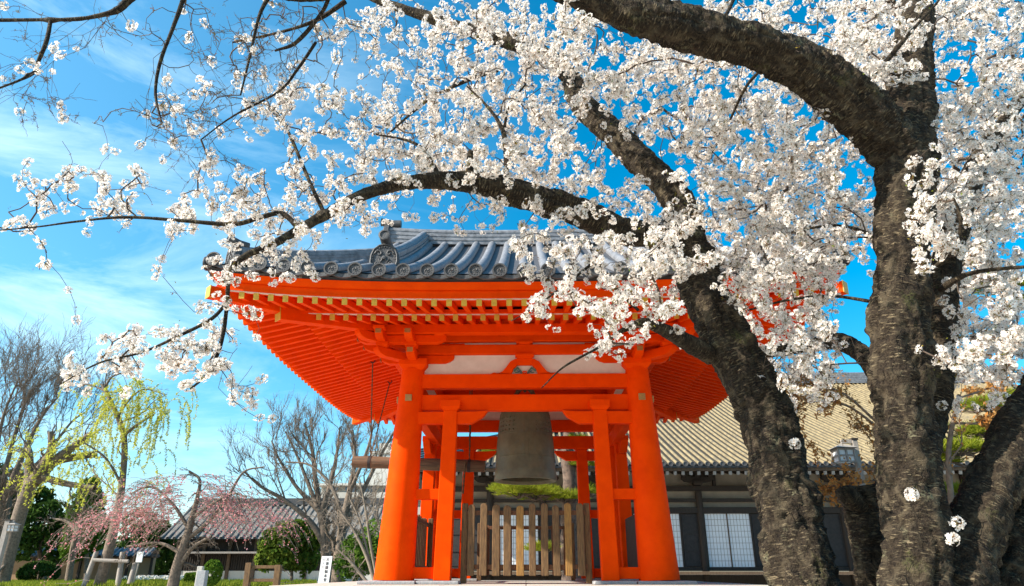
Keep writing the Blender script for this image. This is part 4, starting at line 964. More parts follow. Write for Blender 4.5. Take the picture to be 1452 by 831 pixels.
# bare trees in the middle distance
limbtree('bare_tree', 'bare grey tree with fan of limbs behind the white notice board', 462, 46,
         [[(463, 835, 17), (462, 790, 14), (458, 745, 12), (452, 720, 9)], [(458, 745, 9), (447, 680, 7), (443, 640, 5), (432, 600, 3)], [(462, 775, 11), (440, 740, 8), (405, 710, 6), (370, 690, 4), (345, 668, 2)],
          [(455, 730, 8), (470, 680, 6), (478, 640, 4), (482, 605, 2)], [(452, 725, 7), (420, 690, 5), (395, 650, 3), (385, 625, 2)], [(450, 720, 7), (425, 655, 4), (405, 612, 2)]], 'twig_brown', 3, 21, 'bare trees in the garden', spread=0.45, ratio=0.42, count=8, up=0.35, minr=0.009)
limbtree('bare_tree', 'bare grey tree whose thick trunk stands just left of the left pillar', 480, 42,
         [[(478, 835, 20), (480, 790, 15), (486, 745, 12), (495, 700, 9)], [(495, 700, 8), (503, 650, 5), (500, 610, 3)], [(486, 745, 9), (510, 705, 7), (535, 655, 5), (560, 610, 3)], [(495, 700, 6), (520, 640, 4), (530, 600, 2)], [(488, 740, 6), (470, 690, 5), (440, 660, 3), (405, 655, 2)]],
         'twig_brown', 3, 22, 'bare trees in the garden', spread=0.45, ratio=0.42, count=7, up=0.3, minr=0.009)
limbtree('bare_scrub', 'tangle of pale bare scrub stems beside the left vermilion pillar', 520, 30,
         [[(535, 840, 6), (520, 790, 5), (500, 750, 4), (480, 722, 2)], [(538, 838, 5), (525, 770, 4), (518, 720, 3), (510, 680, 2)], [(540, 838, 5), (545, 780, 4), (535, 730, 3), (545, 690, 2)], [(530, 838, 5), (500, 800, 4), (480, 780, 2)], [(533, 838, 4), (512, 745, 3), (495, 705, 2)]],
         'twig_pale', 3, 23, None, spread=0.8, ratio=0.42, count=6, up=0.12, minr=0.008)
limbtree('bare_tree', 'tall bare twiggy tree at the left edge of the garden', 0, 52,
         [[(-5, 840, 26), (0, 760, 20), (10, 700, 14)], [(10, 700, 10), (35, 640, 7), (60, 590, 4), (85, 560, 2)], [(0, 720, 10), (-5, 650, 7), (5, 590, 4), (25, 540, 2)], [(5, 700, 8), (60, 650, 5), (100, 600, 3), (120, 585, 2)], [(0, 700, 8), (20, 620, 5), (40, 560, 3)], [(-20, 690, 8), (-25, 600, 5), (-5, 535, 2)]],
         'twig_brown', 3, 24, 'bare trees in the garden', spread=0.5, ratio=0.5, count=9, up=0.3, minr=0.011)
# big pruned tree with thick limbs and willow garlands
wt, _ = limbtree('pruned_tree', 'large pruned grey tree with thick forked limbs hung with yellow green shoots', 20, 46,
         [[(0, 840, 20), (14, 780, 19), (38, 700, 18), (60, 665, 15)], [(58, 668, 17), (95, 640, 12), (130, 615, 8)], [(50, 685, 18), (75, 655, 16), (110, 648, 10), (138, 645, 6)], [(55, 670, 14), (72, 640, 11), (72, 612, 7)], [(40, 700, 14), (42, 650, 10), (40, 636, 8)], [(58, 675, 10), (90, 685, 9), (134, 692, 6)]],
         'twig_brown', 3, 25, None, spread=0.6, ratio=0.3, count=6, up=0.1, minr=0.012)
def garlands(parent, starts, Y, rng, seg=0.16, size=0.2, m='willow', dens=1.0, stem='twig_brown'):
    P = []; paths = []
    for (px, py, length, drift) in starts:
        p = np.array(at(px, py, Y+rng.uniform(-1.2, 1.2))); n = max(4, int(length/seg)); q = [p]; v = np.array([drift+rng.normal()*.1, rng.normal()*.15, 0.15])
        for i in range(n):
            v = v*0.90+np.array([0, 0, -0.22])+rng.normal(size=3)*.03; v = v/np.linalg.norm(v); q.append(q[-1]+v*seg)
        q = np.array(q); paths.append((q, np.full(len(q), 0.008)))
        for k in range(int(dens*n*3)):
            t = rng.random()*(len(q)-1); i = min(int(t), len(q)-2); P.append(q[i]+(q[i+1]-q[i])*(t-i)+rng.normal(size=3)*seg*.28)
    P = np.array(P); V, F = leaves_np(P, rng.uniform(.6, 1.2, len(P))*size, .4); npmesh('foliage', V, F, M[m], parent)
    V, F = tubes_np(paths, 3); tag(npmesh('hanging_shoots', V, F, M[stem], parent), None, kind='stuff')
rg = np.random.default_rng(5)
garlands(wt, [(rg.uniform(25, 150), rg.uniform(600, 680), rg.uniform(.8, 2.6), rg.normal()*.4) for _ in range(95)], 45, rg)
# slim tall willow
ww, tw_ = limbtree('willow_tree', 'slim tall leaning willow with pale yellow green drooping shoots', 145, 42,
         [[(138, 842, 17), (152, 790, 15), (165, 735, 12), (174, 680, 9), (176, 620, 8), (162, 580, 6), (145, 545, 4)], [(175, 618, 5), (195, 602, 4), (215, 590, 2)], [(148, 552, 4), (158, 535, 3), (175, 528, 2)], [(168, 590, 3), (185, 565, 3), (205, 552, 2), (235, 560, 1.4)], [(150, 555, 3), (125, 545, 2), (105, 552, 1.3)], [(174, 690, 4), (150, 650, 3), (120, 628, 2)]],
         'twig_brown', 2, 26, None, spread=0.5, ratio=0.3, count=4, up=0.1, minr=0.008, droop=0.1)
garlands(ww, [(rg.uniform(95, 262), 0, 0, 0) for _ in range(0)]+[(min(262, max(90, rg.normal(195, 42))), rg.uniform(535, 590), rg.uniform(1.2, 3.6), rg.normal()*.5) for _ in range(110)]+[(rg.uniform(140, 240), rg.uniform(600, 690), rg.uniform(1.0, 2.6), rg.normal()*.4) for _ in range(38)], 42, rg, seg=0.14, size=0.16, dens=1.6)
# pink weeping cherry
pk, _ = limbtree('weeping_cherry', 'pink weeping cherry with low arching twigs in front of the lodge', 250, 38,
         [[(243, 842, 17), (252, 800, 14), (264, 765, 12), (272, 735, 9)], [(272, 735, 8), (280, 705, 6), (283, 680, 4), (268, 668, 3)], [(264, 765, 8), (290, 745, 6), (320, 710, 5), (345, 670, 3), (375, 662, 2)], [(268, 750, 6), (245, 715, 4), (215, 690, 3), (185, 700, 2)], [(272, 735, 6), (300, 715, 4), (330, 700, 3), (350, 705, 2)], [(258, 785, 6), (225, 770, 4), (180, 775, 3)], [(255, 800, 7), (275, 775, 5), (300, 760, 3)]],
         'twig_brown', 3, 27, None, spread=0.6, ratio=0.35, count=6, up=0.0, minr=0.008, droop=0.3)
def pinks(parent, n, rng):
    P = []; paths = []
    for i in range(n):
        px = rng.normal(258, 66); top = 668+abs(px-270)**2/330.+rng.uniform(0, 26)*(rng.random() < .6); py = top+abs(740+rng.normal()*8-top)*rng.random(); px = min(392, max(128, px))
        p = np.array(at(px, py, 38+rng.uniform(-2.2, 2.2))); L = rng.uniform(1.0, 3.0); k = 12; v = np.array([np.sign(px-266)*rng.uniform(.2, 1.0), rng.normal()*.3, .25]); q = [p]
        for j in range(k):
            v = v+np.array([0, 0, -.16]); v = v/np.linalg.norm(v); q.append(q[-1]+v*L/k+rng.normal(size=3)*.012)
        q = np.array(q); q[:, 2] = np.maximum(q[:, 2], .25); paths.append((q, np.linspace(.013, .006, k+1)))
        for j in range(rng.integers(3, 20)):
            t = rng.random()**.8*(k-.01); a = int(t); P.append(q[a]+(q[a+1]-q[a])*(t-a)+rng.normal(size=3)*.05)
    V, F = leaves_np(np.array(P), rng.uniform(.05, .13, len(P)), .8); npmesh('blossom', V, F, M['pink'], parent)
    V, F = tubes_np(paths, 3); tag(npmesh('hanging_twigs', V, F, M['twig_pale'], parent), None, kind='stuff')
pinks(pk, 560, rg)
# small grey tree between the evergreens and the willow
limbtree('garden_tree', 'small crooked brown tree in front of the bright green evergreen', 100, 50, [[(95, 835, 10), (102, 790, 9), (108, 765, 11), (112, 745, 9)], [(110, 755, 6), (95, 740, 4), (75, 735, 2)], [(112, 745, 6), (120, 715, 4), (112, 690, 3)]], 'twig_brown', 3, 29, None, spread=0.6, ratio=0.5, count=5, up=0.2, minr=0.012)

# pines: tufts of needles in flat clouds
def pine(label, base, trunk_pts, clouds, Y, nt_, seed, tuft=0.22, group='pines in the temple grounds'):
    rng = np.random.default_rng(seed); t = thing('pine_tree', label, 'tree', base, group)
    P = np.array([at(px, py, yy) for px, py, yy, wd in trunk_pts]); r = [wd*mpp(p)/2 for p, (_, _, _, wd) in zip(P, trunk_pts)]
    C = catmull(np.column_stack([P, r]), 8); V, F = tubes_np([(C[:, :3], C[:, 3]*(1+.1*rng.normal(size=len(C))))], 10); npmesh('trunk', V, F, M['pine_bark'], t, smooth=True)
    Vs = []; Fs = []; bq = 0; br = []
    for (px, py, yy, w_, h) in clouds:
        bl = np.array(px_blob(px, py, yy, w_, h, w_*0.8)); n = int(nt_*w_*h/3000)+6
        d = rng.normal(size=(n, 3)); d /= np.linalg.norm(d, axis=1)[:, None]; d[:, 2] = np.abs(d[:, 2])*.8-.15
        c = bl[:3]+d*bl[3:]*rng.uniform(.5, 1, n)[:, None]
        k = np.argmin(np.linalg.norm(C[:, :3]-bl[:3], axis=1)); q, _r = grow(C[k, :3], bl[:3], .05, .02, .25, 8, rng); br.append((q, np.linspace(.045, .018, 8)))
        for cc in c[::3]: qq, _r = grow(bl[:3]-[0, 0, bl[5]*.3], cc, .012, .006, .2, 5, rng); br.append((qq, np.linspace(.012, .005, 5)))
        m_ = 34; dirs = rng.normal(size=(n, m_, 3)); dirs[..., 2] = np.abs(dirs[..., 2])*.9+.1; dirs += (d*.5)[:, None]; dirs /= np.linalg.norm(dirs, axis=2)[..., None]
        ln = tuft*rng.uniform(.6, 1.1, (n, m_, 1)); sd = np.cross(dirs, rng.normal(size=(n, m_, 3))); sd /= np.linalg.norm(sd, axis=2)[..., None]
        a = c[:, None]+sd*.006; b_ = c[:, None]-sd*.006; e = c[:, None]+dirs*ln
        V = np.stack([a, b_, e-sd*.003, e+sd*.003], 2).reshape(-1, 3); Vs.append(V); Fs.append(bq+np.arange(len(V)).reshape(-1, 4)); bq += len(V)
    npmesh('crown', np.vstack(Vs), np.vstack(Fs), M['needle'], t)
    V, F = tubes_np(br, 5); tag(npmesh('branches', V, F, M['pine_bark'], t, smooth=True), None, kind='stuff')
pine('pine with layered needles seen through the bell tower below the bell', (at(805, 810, 21).x, 21, 0),
     [(812, 840, 21, 30), (806, 760, 21, 22), (808, 690, 21, 20), (804, 640, 21, 18), (810, 590, 21, 12), (806, 560, 21, 8)],
     [(760, 703, 20.6, 90, 42), (735, 700, 20.2, 64, 38), (718, 695, 20.8, 44, 28), (800, 708, 20.7, 60, 26), (815, 630, 21, 50, 30), (830, 600, 21, 50, 30), (795, 600, 21, 50, 26), (695, 645, 21, 24, 30), (825, 660, 21, 40, 26), (812, 565, 21, 60, 26), (770, 780, 20.8, 50, 20), (840, 700, 21.2, 40, 24)], 21, 95, 31)
pine('spreading garden pine with green needle pads right of the forked cherry trunk', (at(1400, 810, 15).x, 15, 0),
     [(1420, 860, 15, 26), (1412, 760, 15, 22), (1418, 690, 15, 20), (1410, 620, 15, 18), (1420, 540, 15, 14), (1415, 440, 15, 10)],
     [(1360, 640, 14.6, 90, 36), (1400, 615, 14.8, 80, 40), (1340, 655, 14.8, 50, 26), (1430, 570, 15, 70, 36), (1385, 580, 15, 60, 30), (1345, 700, 15, 60, 26), (1440, 640, 15, 80, 40), (1425, 410, 15, 80, 24), (1390, 400, 15, 50, 20), (1450, 430, 15, 60, 24), (1420, 480, 15, 60, 26), (1330, 610, 15, 40, 20)], 15, 80, 32, 0.2)
# budding maple twigs
def maple(label, base_px, Y, limbs, seed, n=4200, size=0.075):
    t, tws = limbtree('budding_maple', label, base_px, Y, limbs, 'twig_brown', 2, seed, 'budding maples by the hall', spread=0.6, ratio=0.45, count=7, up=0.05, minr=0.004)
    rng = np.random.default_rng(seed); A = np.vstack([q for q, r in tws if len(q)]); P = A[rng.integers(0, len(A), n)]+rng.normal(size=(n, 3))*.03
    V, F = leaves_np(P, rng.uniform(.6, 1.3, n)*size, .5); npmesh('foliage', V, F, M['maple'], t)
maple('orange budding maple branches in front of the sunlit hall roof', 1180, 13, [[(1290, 860, 12), (1280, 740, 10), (1265, 650, 8), (1240, 590, 6)], [(1250, 610, 4), (1200, 575, 3), (1150, 570, 2), (1095, 590, 1)], [(1245, 600, 4), (1190, 555, 3), (1130, 545, 2)], [(1270, 680, 4), (1210, 685, 3), (1170, 690, 1.5)]], 41)
maple('orange budding maple twigs right of the upright cherry trunk', 1370, 12, [[(1345, 860, 10), (1350, 740, 9), (1345, 640, 7), (1360, 560, 5)], [(1350, 600, 4), (1390, 600, 3), (1430, 590, 1.5)], [(1358, 565, 3), (1400, 550, 2), (1440, 520, 1)], [(1355, 580, 3), (1340, 540, 2), (1330, 520, 1)]], 42)

# ------------------------------------------------------------------ small things
# white notice board with brush writing
p = at(461, 808, 22); sb = thing('notice_board', 'white upright notice board with black brush writing beside the bare tree', 'sign', (p.x, 22, 0))
s = mpp(p); hw, hh = 7.6*s, 18.2*s; tl = 0.055
def SB(u, v, o=0): return Vector((p.x+u+tl*v*1.0, 22+o, p.z+v))
b = MB(); b.add([SB(-hw, -hh), SB(hw, -hh), SB(hw, hh), SB(-hw, hh), SB(-hw, -hh, .03), SB(hw, -hh, .03), SB(hw, hh, .03), SB(-hw, hh, .03)], [(0,1,2,3),(4,7,6,5),(0,4,5,1),(1,5,6,2),(2,6,7,3),(3,7,4,0)]); bd = b.build('board', M['white'], sb)
b = MB(); b.beam(SB(0, -hh+.1, .055), Vector((p.x-.03, 22.06, 0)), .07, .05); b.build('stake', M['grey_wood'], sb)
def write(txt, u, v, size, m, parent):
    c = bpy.data.curves.new('writing', 'FONT'); c.body = txt; c.size = size; c.align_x = 'CENTER'; c.align_y = 'CENTER'; c.extrude = 0.002
    o = bpy.data.objects.new('writing', c); COL.objects.link(o); dg = bpy.context.evaluated_depsgraph_get(); me = bpy.data.meshes.new_from_object(o.evaluated_get(dg)); bpy.data.objects.remove(o)
    me.materials.clear(); me.materials.append(m); o = bpy.data.objects.new('writing', me); COL.objects.link(o); o.rotation_euler = (R(90), 0, 0)
    q = SB(u, v, -.004); o.parent = parent; o.location = q
for i, ch in enumerate('大善護御本堂'): write(ch, hw*.22, hh*(0.74-0.295*i), hw*.62, M['ink'], bd)
for i, ch in enumerate('三十三'): write(ch, -hw*.55, hh*(0.74-0.26*i), hw*.36, M['ink_faint'], bd)
write('一', -hw*.5, hh*(-.3), hw*.3, M['ink_faint'], bd)
# low wooden railing
q0, q1 = at(352, 812, 30), at(394, 812, 30); zt0, zt1 = at(357, 798, 30).z, at(392, 801, 30).z
rl = thing('wooden_railing', 'short brown wooden railing with two posts and two rails', 'railing', (q0.x, 30, 0))
for q, zt in ((q0, zt0), (q1, zt1)):
    b = MB(); b.box(q.x-.12, q.x+.12, 29.88, 30.12, 0, zt); b.build('post', M['fence'], rl, bevel=.015)
for z, h in ((zt0-.22, .12), (zt0-.72, .12)):
    b = MB(); b.box(q0.x+.122, q1.x-.122, 29.95, 30.05, z, z+h); b.build('rail', M['fence'], rl, bevel=.01)
# granite marker posts
for px, w_, top, Y, lab, m in ((288, 13, 809, 26, 'thick grey granite marker post left of the wooden railing', 'granite'), (285, 8, 803, 29, 'slim pale stone marker rising behind the thick granite post', 'stone')):
    p = at(px, top, Y); s = mpp(p); o = thing('stone_marker', lab, 'stone marker', (p.x, Y, 0), 'stone markers in the garden'); h = w_*s/2
    b = MB(); b.box(p.x-h, p.x+h, Y-h*.8, Y+h*.8, 0, p.z); b.build('shaft', M[m], o, bevel=.02)
    b = MB(); b.box(p.x-h*1.5, p.x+h*1.5, Y-h*1.4, Y+h*1.4, 0, .12); b.build('plinth', M['granite'], o, bevel=.01)
# prop frame for the willow
pf = thing('tree_prop', 'grey timber prop frame with crossbar holding the leaning willow', 'tree support', (at(155, 820, 42).x, 41.5, 0))
for (pa, pb) in (((118, 836), (137, 782)), ((166, 836), (174, 783)), ((184, 828), (192, 798))):
    b = MB(); a_, c_ = at(*pa, 41.5), at(*pb, 41.7); a_.z = max(0, a_.z); b.tube([a_, c_], [.16, .13], 10); b.build('prop_post', M['grey_wood'], pf, smooth=True)
b = MB(); b.tube([at(132, 794, 41.4), at(182, 796, 41.4)], .10, 10); b.build('crossbar', M['grey_wood'], pf, smooth=True)
# small white sign on a post near the props
p = at(199, 790, 45); s_ = mpp(p); sg_ = thing('small_sign', 'small white notice on a grey post beside the tree props', 'sign', (p.x, 45, 0))
b = MB(); b.beam((p.x-.15, 45, 0), (p.x, 45, p.z), .12, .08); b.build('post', M['grey_wood'], sg_)
b = MB(); b.box(p.x-4.5*s_, p.x+4.5*s_, 44.9, 44.95, p.z-7*s_, p.z+7*s_); b.build('board', M['white'], sg_, bevel=.01)
# garden lanterns
def lantern(name, label, px, py, Y, wpx, hpx, post_px, group=None):
    p = at(px, py, Y); s = mpp(p); t = thing(name, label, 'lantern', (p.x, Y, 0), group); hw, hh = wpx*s/2, hpx*s/2
    b = MB(); b.box(p.x-hw*.9, p.x+hw*.9, Y-hw*.9, Y+hw*.9, p.z-hh, p.z+hh); b.build('pane', M['lamp_pane'], t)
    b = MB()
    for ex in (-1, 0, 1):
        for ey in (-1, 1): b.box(p.x+ex*hw-.02, p.x+ex*hw+.02, Y+ey*hw-.02, Y+ey*hw+.02, p.z-hh-.02, p.z+hh+.02)
    for zz in (-hh, 0, hh):
        b.box(p.x-hw-.015, p.x+hw+.015, Y-hw-.012, Y-hw+.01, p.z+zz-.018, p.z+zz+.018); b.box(p.x-hw-.015, p.x+hw+.015, Y+hw-.01, Y+hw+.012, p.z+zz-.018, p.z+zz+.018)
        b.box(p.x-hw-.012, p.x-hw+.01, Y-hw, Y+hw, p.z+zz-.016, p.z+zz+.016); b.box(p.x+hw-.01, p.x+hw+.012, Y-hw, Y+hw, p.z+zz-.016, p.z+zz+.016)
    b.build('frame', M['grey_wood'], t)
    b = MB(); e = hw*1.45; b.add([(p.x-e, Y-e, p.z+hh+.03), (p.x+e, Y-e, p.z+hh+.03), (p.x+e, Y+e, p.z+hh+.03), (p.x-e, Y+e, p.z+hh+.03), (p.x, Y, p.z+hh+.03+hw*.7)], [(3,2,1,0), (0,1,4), (1,2,4), (2,3,4), (3,0,4)]); b.build('hood', M['grey_wood'], t)
    pp = at(post_px, py, Y); wd = max(.09, 7*s)
    b = MB(); b.box(pp.x-wd/2, pp.x+wd/2, Y-wd/2, Y+wd/2, 0, p.z+hh*2.6); b.build('post', M['grey_wood'], t, bevel=.012)
    b = MB(); b.box(min(p.x, pp.x), max(p.x, pp.x), Y-.035, Y+.035, p.z+hh+.03+hw*.7, p.z+hh+.12+hw*.7); b.build('bracket_arm', M['grey_wood'], t)
    b = MB(); b.box(pp.x-wd*.62, pp.x+wd*.62, Y-wd*.62, Y+wd*.62, p.z+hh*2.6+.003, p.z+hh*2.6+.05); b.build('post_cap', M['dark_wood'], t)
lantern('lantern_post', 'silvered wooden lantern post in front of the hall roof', 1196, 647, 17, 22, 17, 1215)
lantern('lantern_post', 'small wooden lantern in front of the pruned tree at the left edge', 18, 749, 40, 10, 8, 10)
# ------------------------------------------------------------------ cherry trees
def traced(pts):                               # (px, py, distance Y, width px) -> points, radii
    P = np.array([at(px, py, Y) for px, py, Y, wd in pts]); r = np.array([wd*mpp(p)/2 for p, (_, _, _, wd) in zip(P, pts)]); return P, r
LEAN = [  # leaning tree: trunk, then limbs
 [(1185, 1010, 5.0, 128), (1158, 900, 5.05, 116), (1138, 810, 5.1, 108), (1118, 730, 5.2, 100), (1100, 650, 5.3, 92), (1086, 590, 5.4, 92), (1062, 540, 5.45, 86), (1030, 480, 5.5, 78), (1005, 430, 5.55, 72), (988, 385, 5.6, 70), (972, 345, 5.6, 66), (966, 315, 5.65, 56)],
 [(985, 362, 5.62, 44), (950, 342, 5.55, 48), (915, 333, 5.45, 44), (880, 326, 5.4, 42), (838, 308, 5.3, 46), (790, 290, 5.2, 48), (740, 276, 5.1, 48), (695, 262, 5.0, 40), (640, 256, 4.9, 30), (590, 258, 4.8, 26), (540, 268, 4.7, 22), (500, 283, 4.6, 20), (470, 300, 4.5, 19), (430, 322, 4.4, 14), (390, 345, 4.3, 13), (350, 362, 4.25, 11), (327, 385, 4.2, 9), (322, 430, 4.2, 8), (315, 480, 4.2, 7), (298, 525, 4.2, 5), (270, 552, 4.2, 3)],
 [(982, 355, 5.62, 46), (968, 300, 5.7, 50), (942, 258, 5.8, 50), (905, 225, 5.95, 46), (875, 195, 6.1, 46), (848, 170, 6.2, 44), (822, 142, 6.3, 40), (805, 105, 6.4, 32), (775, 80, 6.5, 28), (720, 58, 6.55, 25), (660, 42, 6.6, 22), (600, 22, 6.6, 17), (540, 2, 6.6, 13), (480, -25, 6.6, 10)],
 [(425, 325, 4.4, 9), (400, 303, 4.4, 9), (370, 308, 4.35, 9), (330, 318, 4.3, 8), (260, 313, 4.25, 6), (180, 308, 4.2, 5), (110, 314, 4.2, 4), (50, 322, 4.2, 3), (-20, 328, 4.2, 2)],
 [(325, 425, 4.2, 6), (300, 452, 4.15, 6), (250, 478, 4.1, 5), (200, 500, 4.1, 4), (140, 515, 4.05, 3), (80, 548, 4.05, 2)],
 [(1010, 505, 5.5, 34), (985, 492, 5.35, 30), (955, 475, 5.2, 24), (915, 458, 5.05, 17), (880, 470, 4.95, 8), (850, 492, 4.9, 5), (800, 520, 4.85, 3), (768, 550, 4.8, 2)],
 [(719, 262, 5.05, 9), (716, 200, 5.0, 8), (708, 175, 5.0, 7), (690, 150, 5.0, 5), (662, 122, 5.0, 3)], [(714, 190, 5.0, 5), (722, 150, 5.05, 4), (745, 120, 5.1, 3)],
 [(625, 255, 4.87, 8), (605, 218, 4.85, 7), (580, 200, 4.85, 5), (530, 190, 4.85, 3)],
 [(668, 262, 4.95, 13), (666, 235, 4.95, 11), (667, 215, 4.95, 9)],
 [(460, 303, 4.5, 7), (440, 260, 4.6, 6), (405, 180, 4.8, 5), (380, 150, 4.9, 4), (350, 145, 4.9, 2)],
 [(830, 335, 5.3, 7), (850, 375, 5.1, 7), (870, 405, 5.0, 6), (905, 440, 4.95, 5)], [(842, 372, 5.1, 5), (800, 405, 5.0, 4), (752, 440, 4.95, 3), (725, 455, 4.95, 2)],
 [(705, 100, 6.55, 6), (668, 112, 6.3, 6), (610, 140, 6.2, 5), (550, 190, 6.1, 3)],
]
UPR = [   # upright forked tree
 [(1315, 1050, 4.45, 190), (1308, 930, 4.5, 132), (1302, 840, 4.52, 108), (1300, 770, 4.55, 98), (1292, 700, 4.58, 96), (1283, 620, 4.6, 94), (1277, 540, 4.6, 92), (1275, 460, 4.62, 88), (1278, 390, 4.65, 82), (1283, 310, 4.7, 82), (1286, 240, 4.75, 90), (1288, 175, 4.8, 84), (1292, 120, 4.85, 66), (1296, 60, 4.95, 54), (1302, 0, 5.05, 46), (1308, -80, 5.2, 40), (1300, -160, 5.3, 30)],
 [(1288, 250, 4.75, 66), (1262, 200, 4.68, 84), (1225, 162, 4.6, 82), (1185, 128, 4.5, 78), (1140, 95, 4.42, 76), (1090, 72, 4.35, 74), (1040, 58, 4.3, 72), (985, 44, 4.25, 76), (930, 28, 4.2, 68), (870, 8, 4.15, 58), (800, -18, 4.1, 50), (720, -45, 4.1, 42), (600, -60, 4.1, 34), (500, -18, 4.1, 24), (430, -6, 4.1, 20), (370, -14, 4.1, 16), (270, -30, 4.1, 14), (200, -12, 4.1, 13), (170, 12, 4.1, 12), (150, 20, 4.1, 9), (110, 27, 4.1, 7), (60, 28, 4.1, 6), (-30, 29, 4.1, 5)],
 [(1345, 960, 4.55, 120), (1356, 840, 4.6, 104), (1380, 755, 4.65, 88), (1410, 690, 4.7, 84), (1446, 620, 4.8, 80), (1486, 555, 4.9, 76), (1524, 480, 5.0, 70), (1554, 390, 5.1, 60)],
 [(1395, 960, 4.75, 130), (1418, 860, 4.8, 112), (1456, 765, 4.85, 100), (1506, 680, 4.9, 92), (1566, 600, 5.0, 80)],
 [(1300, 660, 4.85, 50), (1325, 590, 5.0, 46), (1334, 500, 5.1, 44), (1338, 420, 5.2, 42), (1345, 360, 5.3, 42), (1365, 290, 5.4, 36), (1382, 240, 5.5, 34), (1405, 200, 5.6, 26), (1440, 150, 5.7, 20), (1480, 90, 5.8, 14)],
 [(1265, 570, 4.85, 30), (1235, 515, 5.2, 33), (1205, 490, 5.5, 32), (1180, 484, 5.7, 28), (1140, 490, 5.9, 24), (1095, 498, 6.1, 20), (1050, 500, 6.3, 14), (1000, 490, 6.5, 8)],
 [(1222, 125, 4.5, 8), (1250, 95, 4.4, 8), (1275, 65, 4.35, 7), (1305, 30, 4.3, 5), (1330, 2, 4.3, 4), (1350, -30, 4.3, 3)],
 [(1335, 410, 4.6, 12), (1352, 398, 4.4, 10), (1375, 388, 4.3, 8), (1410, 382, 4.2, 7), (1460, 378, 4.1, 6)], [(1325, 380, 4.4, 9), (1345, 362, 4.2, 8), (1358, 345, 4.1, 6), (1362, 310, 4.0, 5), (1352, 280, 3.95, 3)],
 [(268, -30, 4.1, 8), (256, 10, 4.1, 8), (243, 45, 4.1, 7), (228, 85, 4.1, 6), (221, 120, 4.1, 5), (222, 145, 4.1, 4), (230, 175, 4.1, 2)],
 [(72, 28, 4.1, 7), (66, 58, 4.05, 7), (54, 88, 4.05, 7), (48, 103, 4.05, 6), (25, 115, 4.0, 4), (-15, 130, 4.0, 3)],
 [(385, -10, 4.1, 7), (372, 12, 4.1, 6), (364, 36, 4.1, 5), (352, 90, 4.15, 4), (341, 135, 4.15, 3)], [(470, -12, 4.1, 7), (455, 20, 4.2, 7), (420, 60, 4.3, 6), (390, 72, 4.35, 4)],
 [(490, 2, 4.2, 8), (450, 28, 4.3, 7), (400, 45, 4.4, 5), (330, 60, 4.5, 3)], [(448, 60, 4.3, 5), (422, 98, 4.35, 5), (395, 130, 4.4, 4), (330, 165, 4.5, 3), (285, 198, 4.5, 2)],
 [(960, 40, 4.3, 8), (1020, 30, 4.5, 6), (1045, -10, 4.6, 5)], [(1100, 80, 4.4, 6), (1060, 120, 4.8, 5), (1035, 170, 5.1, 4), (1010, 215, 5.3, 3)],
 [(1250, 430, 4.9, 6), (1180, 420, 5.3, 5), (1120, 425, 5.6, 4), (1060, 440, 5.9, 3)], [(1255, 340, 4.9, 6), (1190, 320, 5.4, 5), (1120, 330, 5.8, 4), (1060, 350, 6.1, 3)],
]
def cherry(name, label, limbs, seed, knots):
    base = Vector(traced(limbs[0][:1])[0][0]); P0, _ = traced(limbs[0]); t = thing(name, label, 'cherry tree', (float(P0[0][0]), float(P0[0][1]), 0))
    nodes = []; rads = []
    for i, lm in enumerate(limbs):
        P, r = traced(lm)
        if i == 0 or (len(lm) < 6 and lm[0][1] > 900):
            P = np.vstack([[P[0][0]+.04, P[0][1]-.02, -0.1], P]); r = np.concatenate([[r[0]*1.35], r])
        bark_limb('trunk' if i == 0 else 'limb', P, r, t, 72 if r.max() > .1 else (24 if r.max() > .04 else 10), 1.0 if r.max() > .04 else .7, knots.get(i, ()), seed+i)
        C = catmull(np.column_stack([P, r]), 10); nodes.append(C)
    return t, np.vstack(nodes)
lean, NL = cherry('leaning_cherry_tree', 'dark leaning cherry trunk crossing in front of the tower roof with long left limb', LEAN, 100,
                  {0: [(.55, 3.6, .07, .22), (.66, 3.9, .06, .28), (.93, 2.5, .08, .2), (.35, 4.4, .08, .15)], 1: [(.28, 1.2, .08, .25), (.36, 1.5, .07, .25), (.12, 2.0, .07, .2)], 2: [(.12, 3.0, .08, .2)]})
upr, NU = cherry('upright_cherry_tree', 'thick dark upright cherry trunk with forked limbs at the right', UPR, 200,
                 {0: [(.72, 3.4, .10, .18), (.42, 2.2, .10, .14), (.28, 5.2, .09, .2)], 1: [(.03, 1.5, .08, .2), (.93, 1.5, .05, .9), (.80, 1.0, .05, .4)], 10: [(.68, 1.0, .03, 1.0)]})
# stump between the two
st = thing('cut_cherry_stump', 'short cut cherry trunk with knobbly top between the two cherry trunks', 'tree stump', (float(at(1240, 815, 5.8).x), 5.8, 0))
P, r = traced([(1258, 1000, 5.8, 76), (1250, 880, 5.8, 66), (1240, 800, 5.8, 58), (1228, 740, 5.8, 54), (1222, 705, 5.8, 60), (1218, 690, 5.8, 50)])
P = np.vstack([[P[0][0], P[0][1], -.1], P]); r = np.concatenate([[r[0]*1.2], r]); bark_limb('trunk', P, r, st, 36, 1.3, [(.97, 1.0, .06, .5), (.95, 3.6, .06, .6), (.88, 5.0, .06, .3)], 300)
P, r = traced([(1232, 735, 5.8, 34), (1212, 712, 5.7, 34), (1198, 698, 5.65, 36), (1194, 692, 5.65, 26)]); bark_limb('stub', P, r, st, 24, 1.4, [], 310)
P, r = traced([(1240, 740, 5.85, 40), (1252, 700, 5.9, 36), (1258, 672, 5.95, 22)]); bark_limb('stub', P, r, st, 24, 1.3, [], 311)

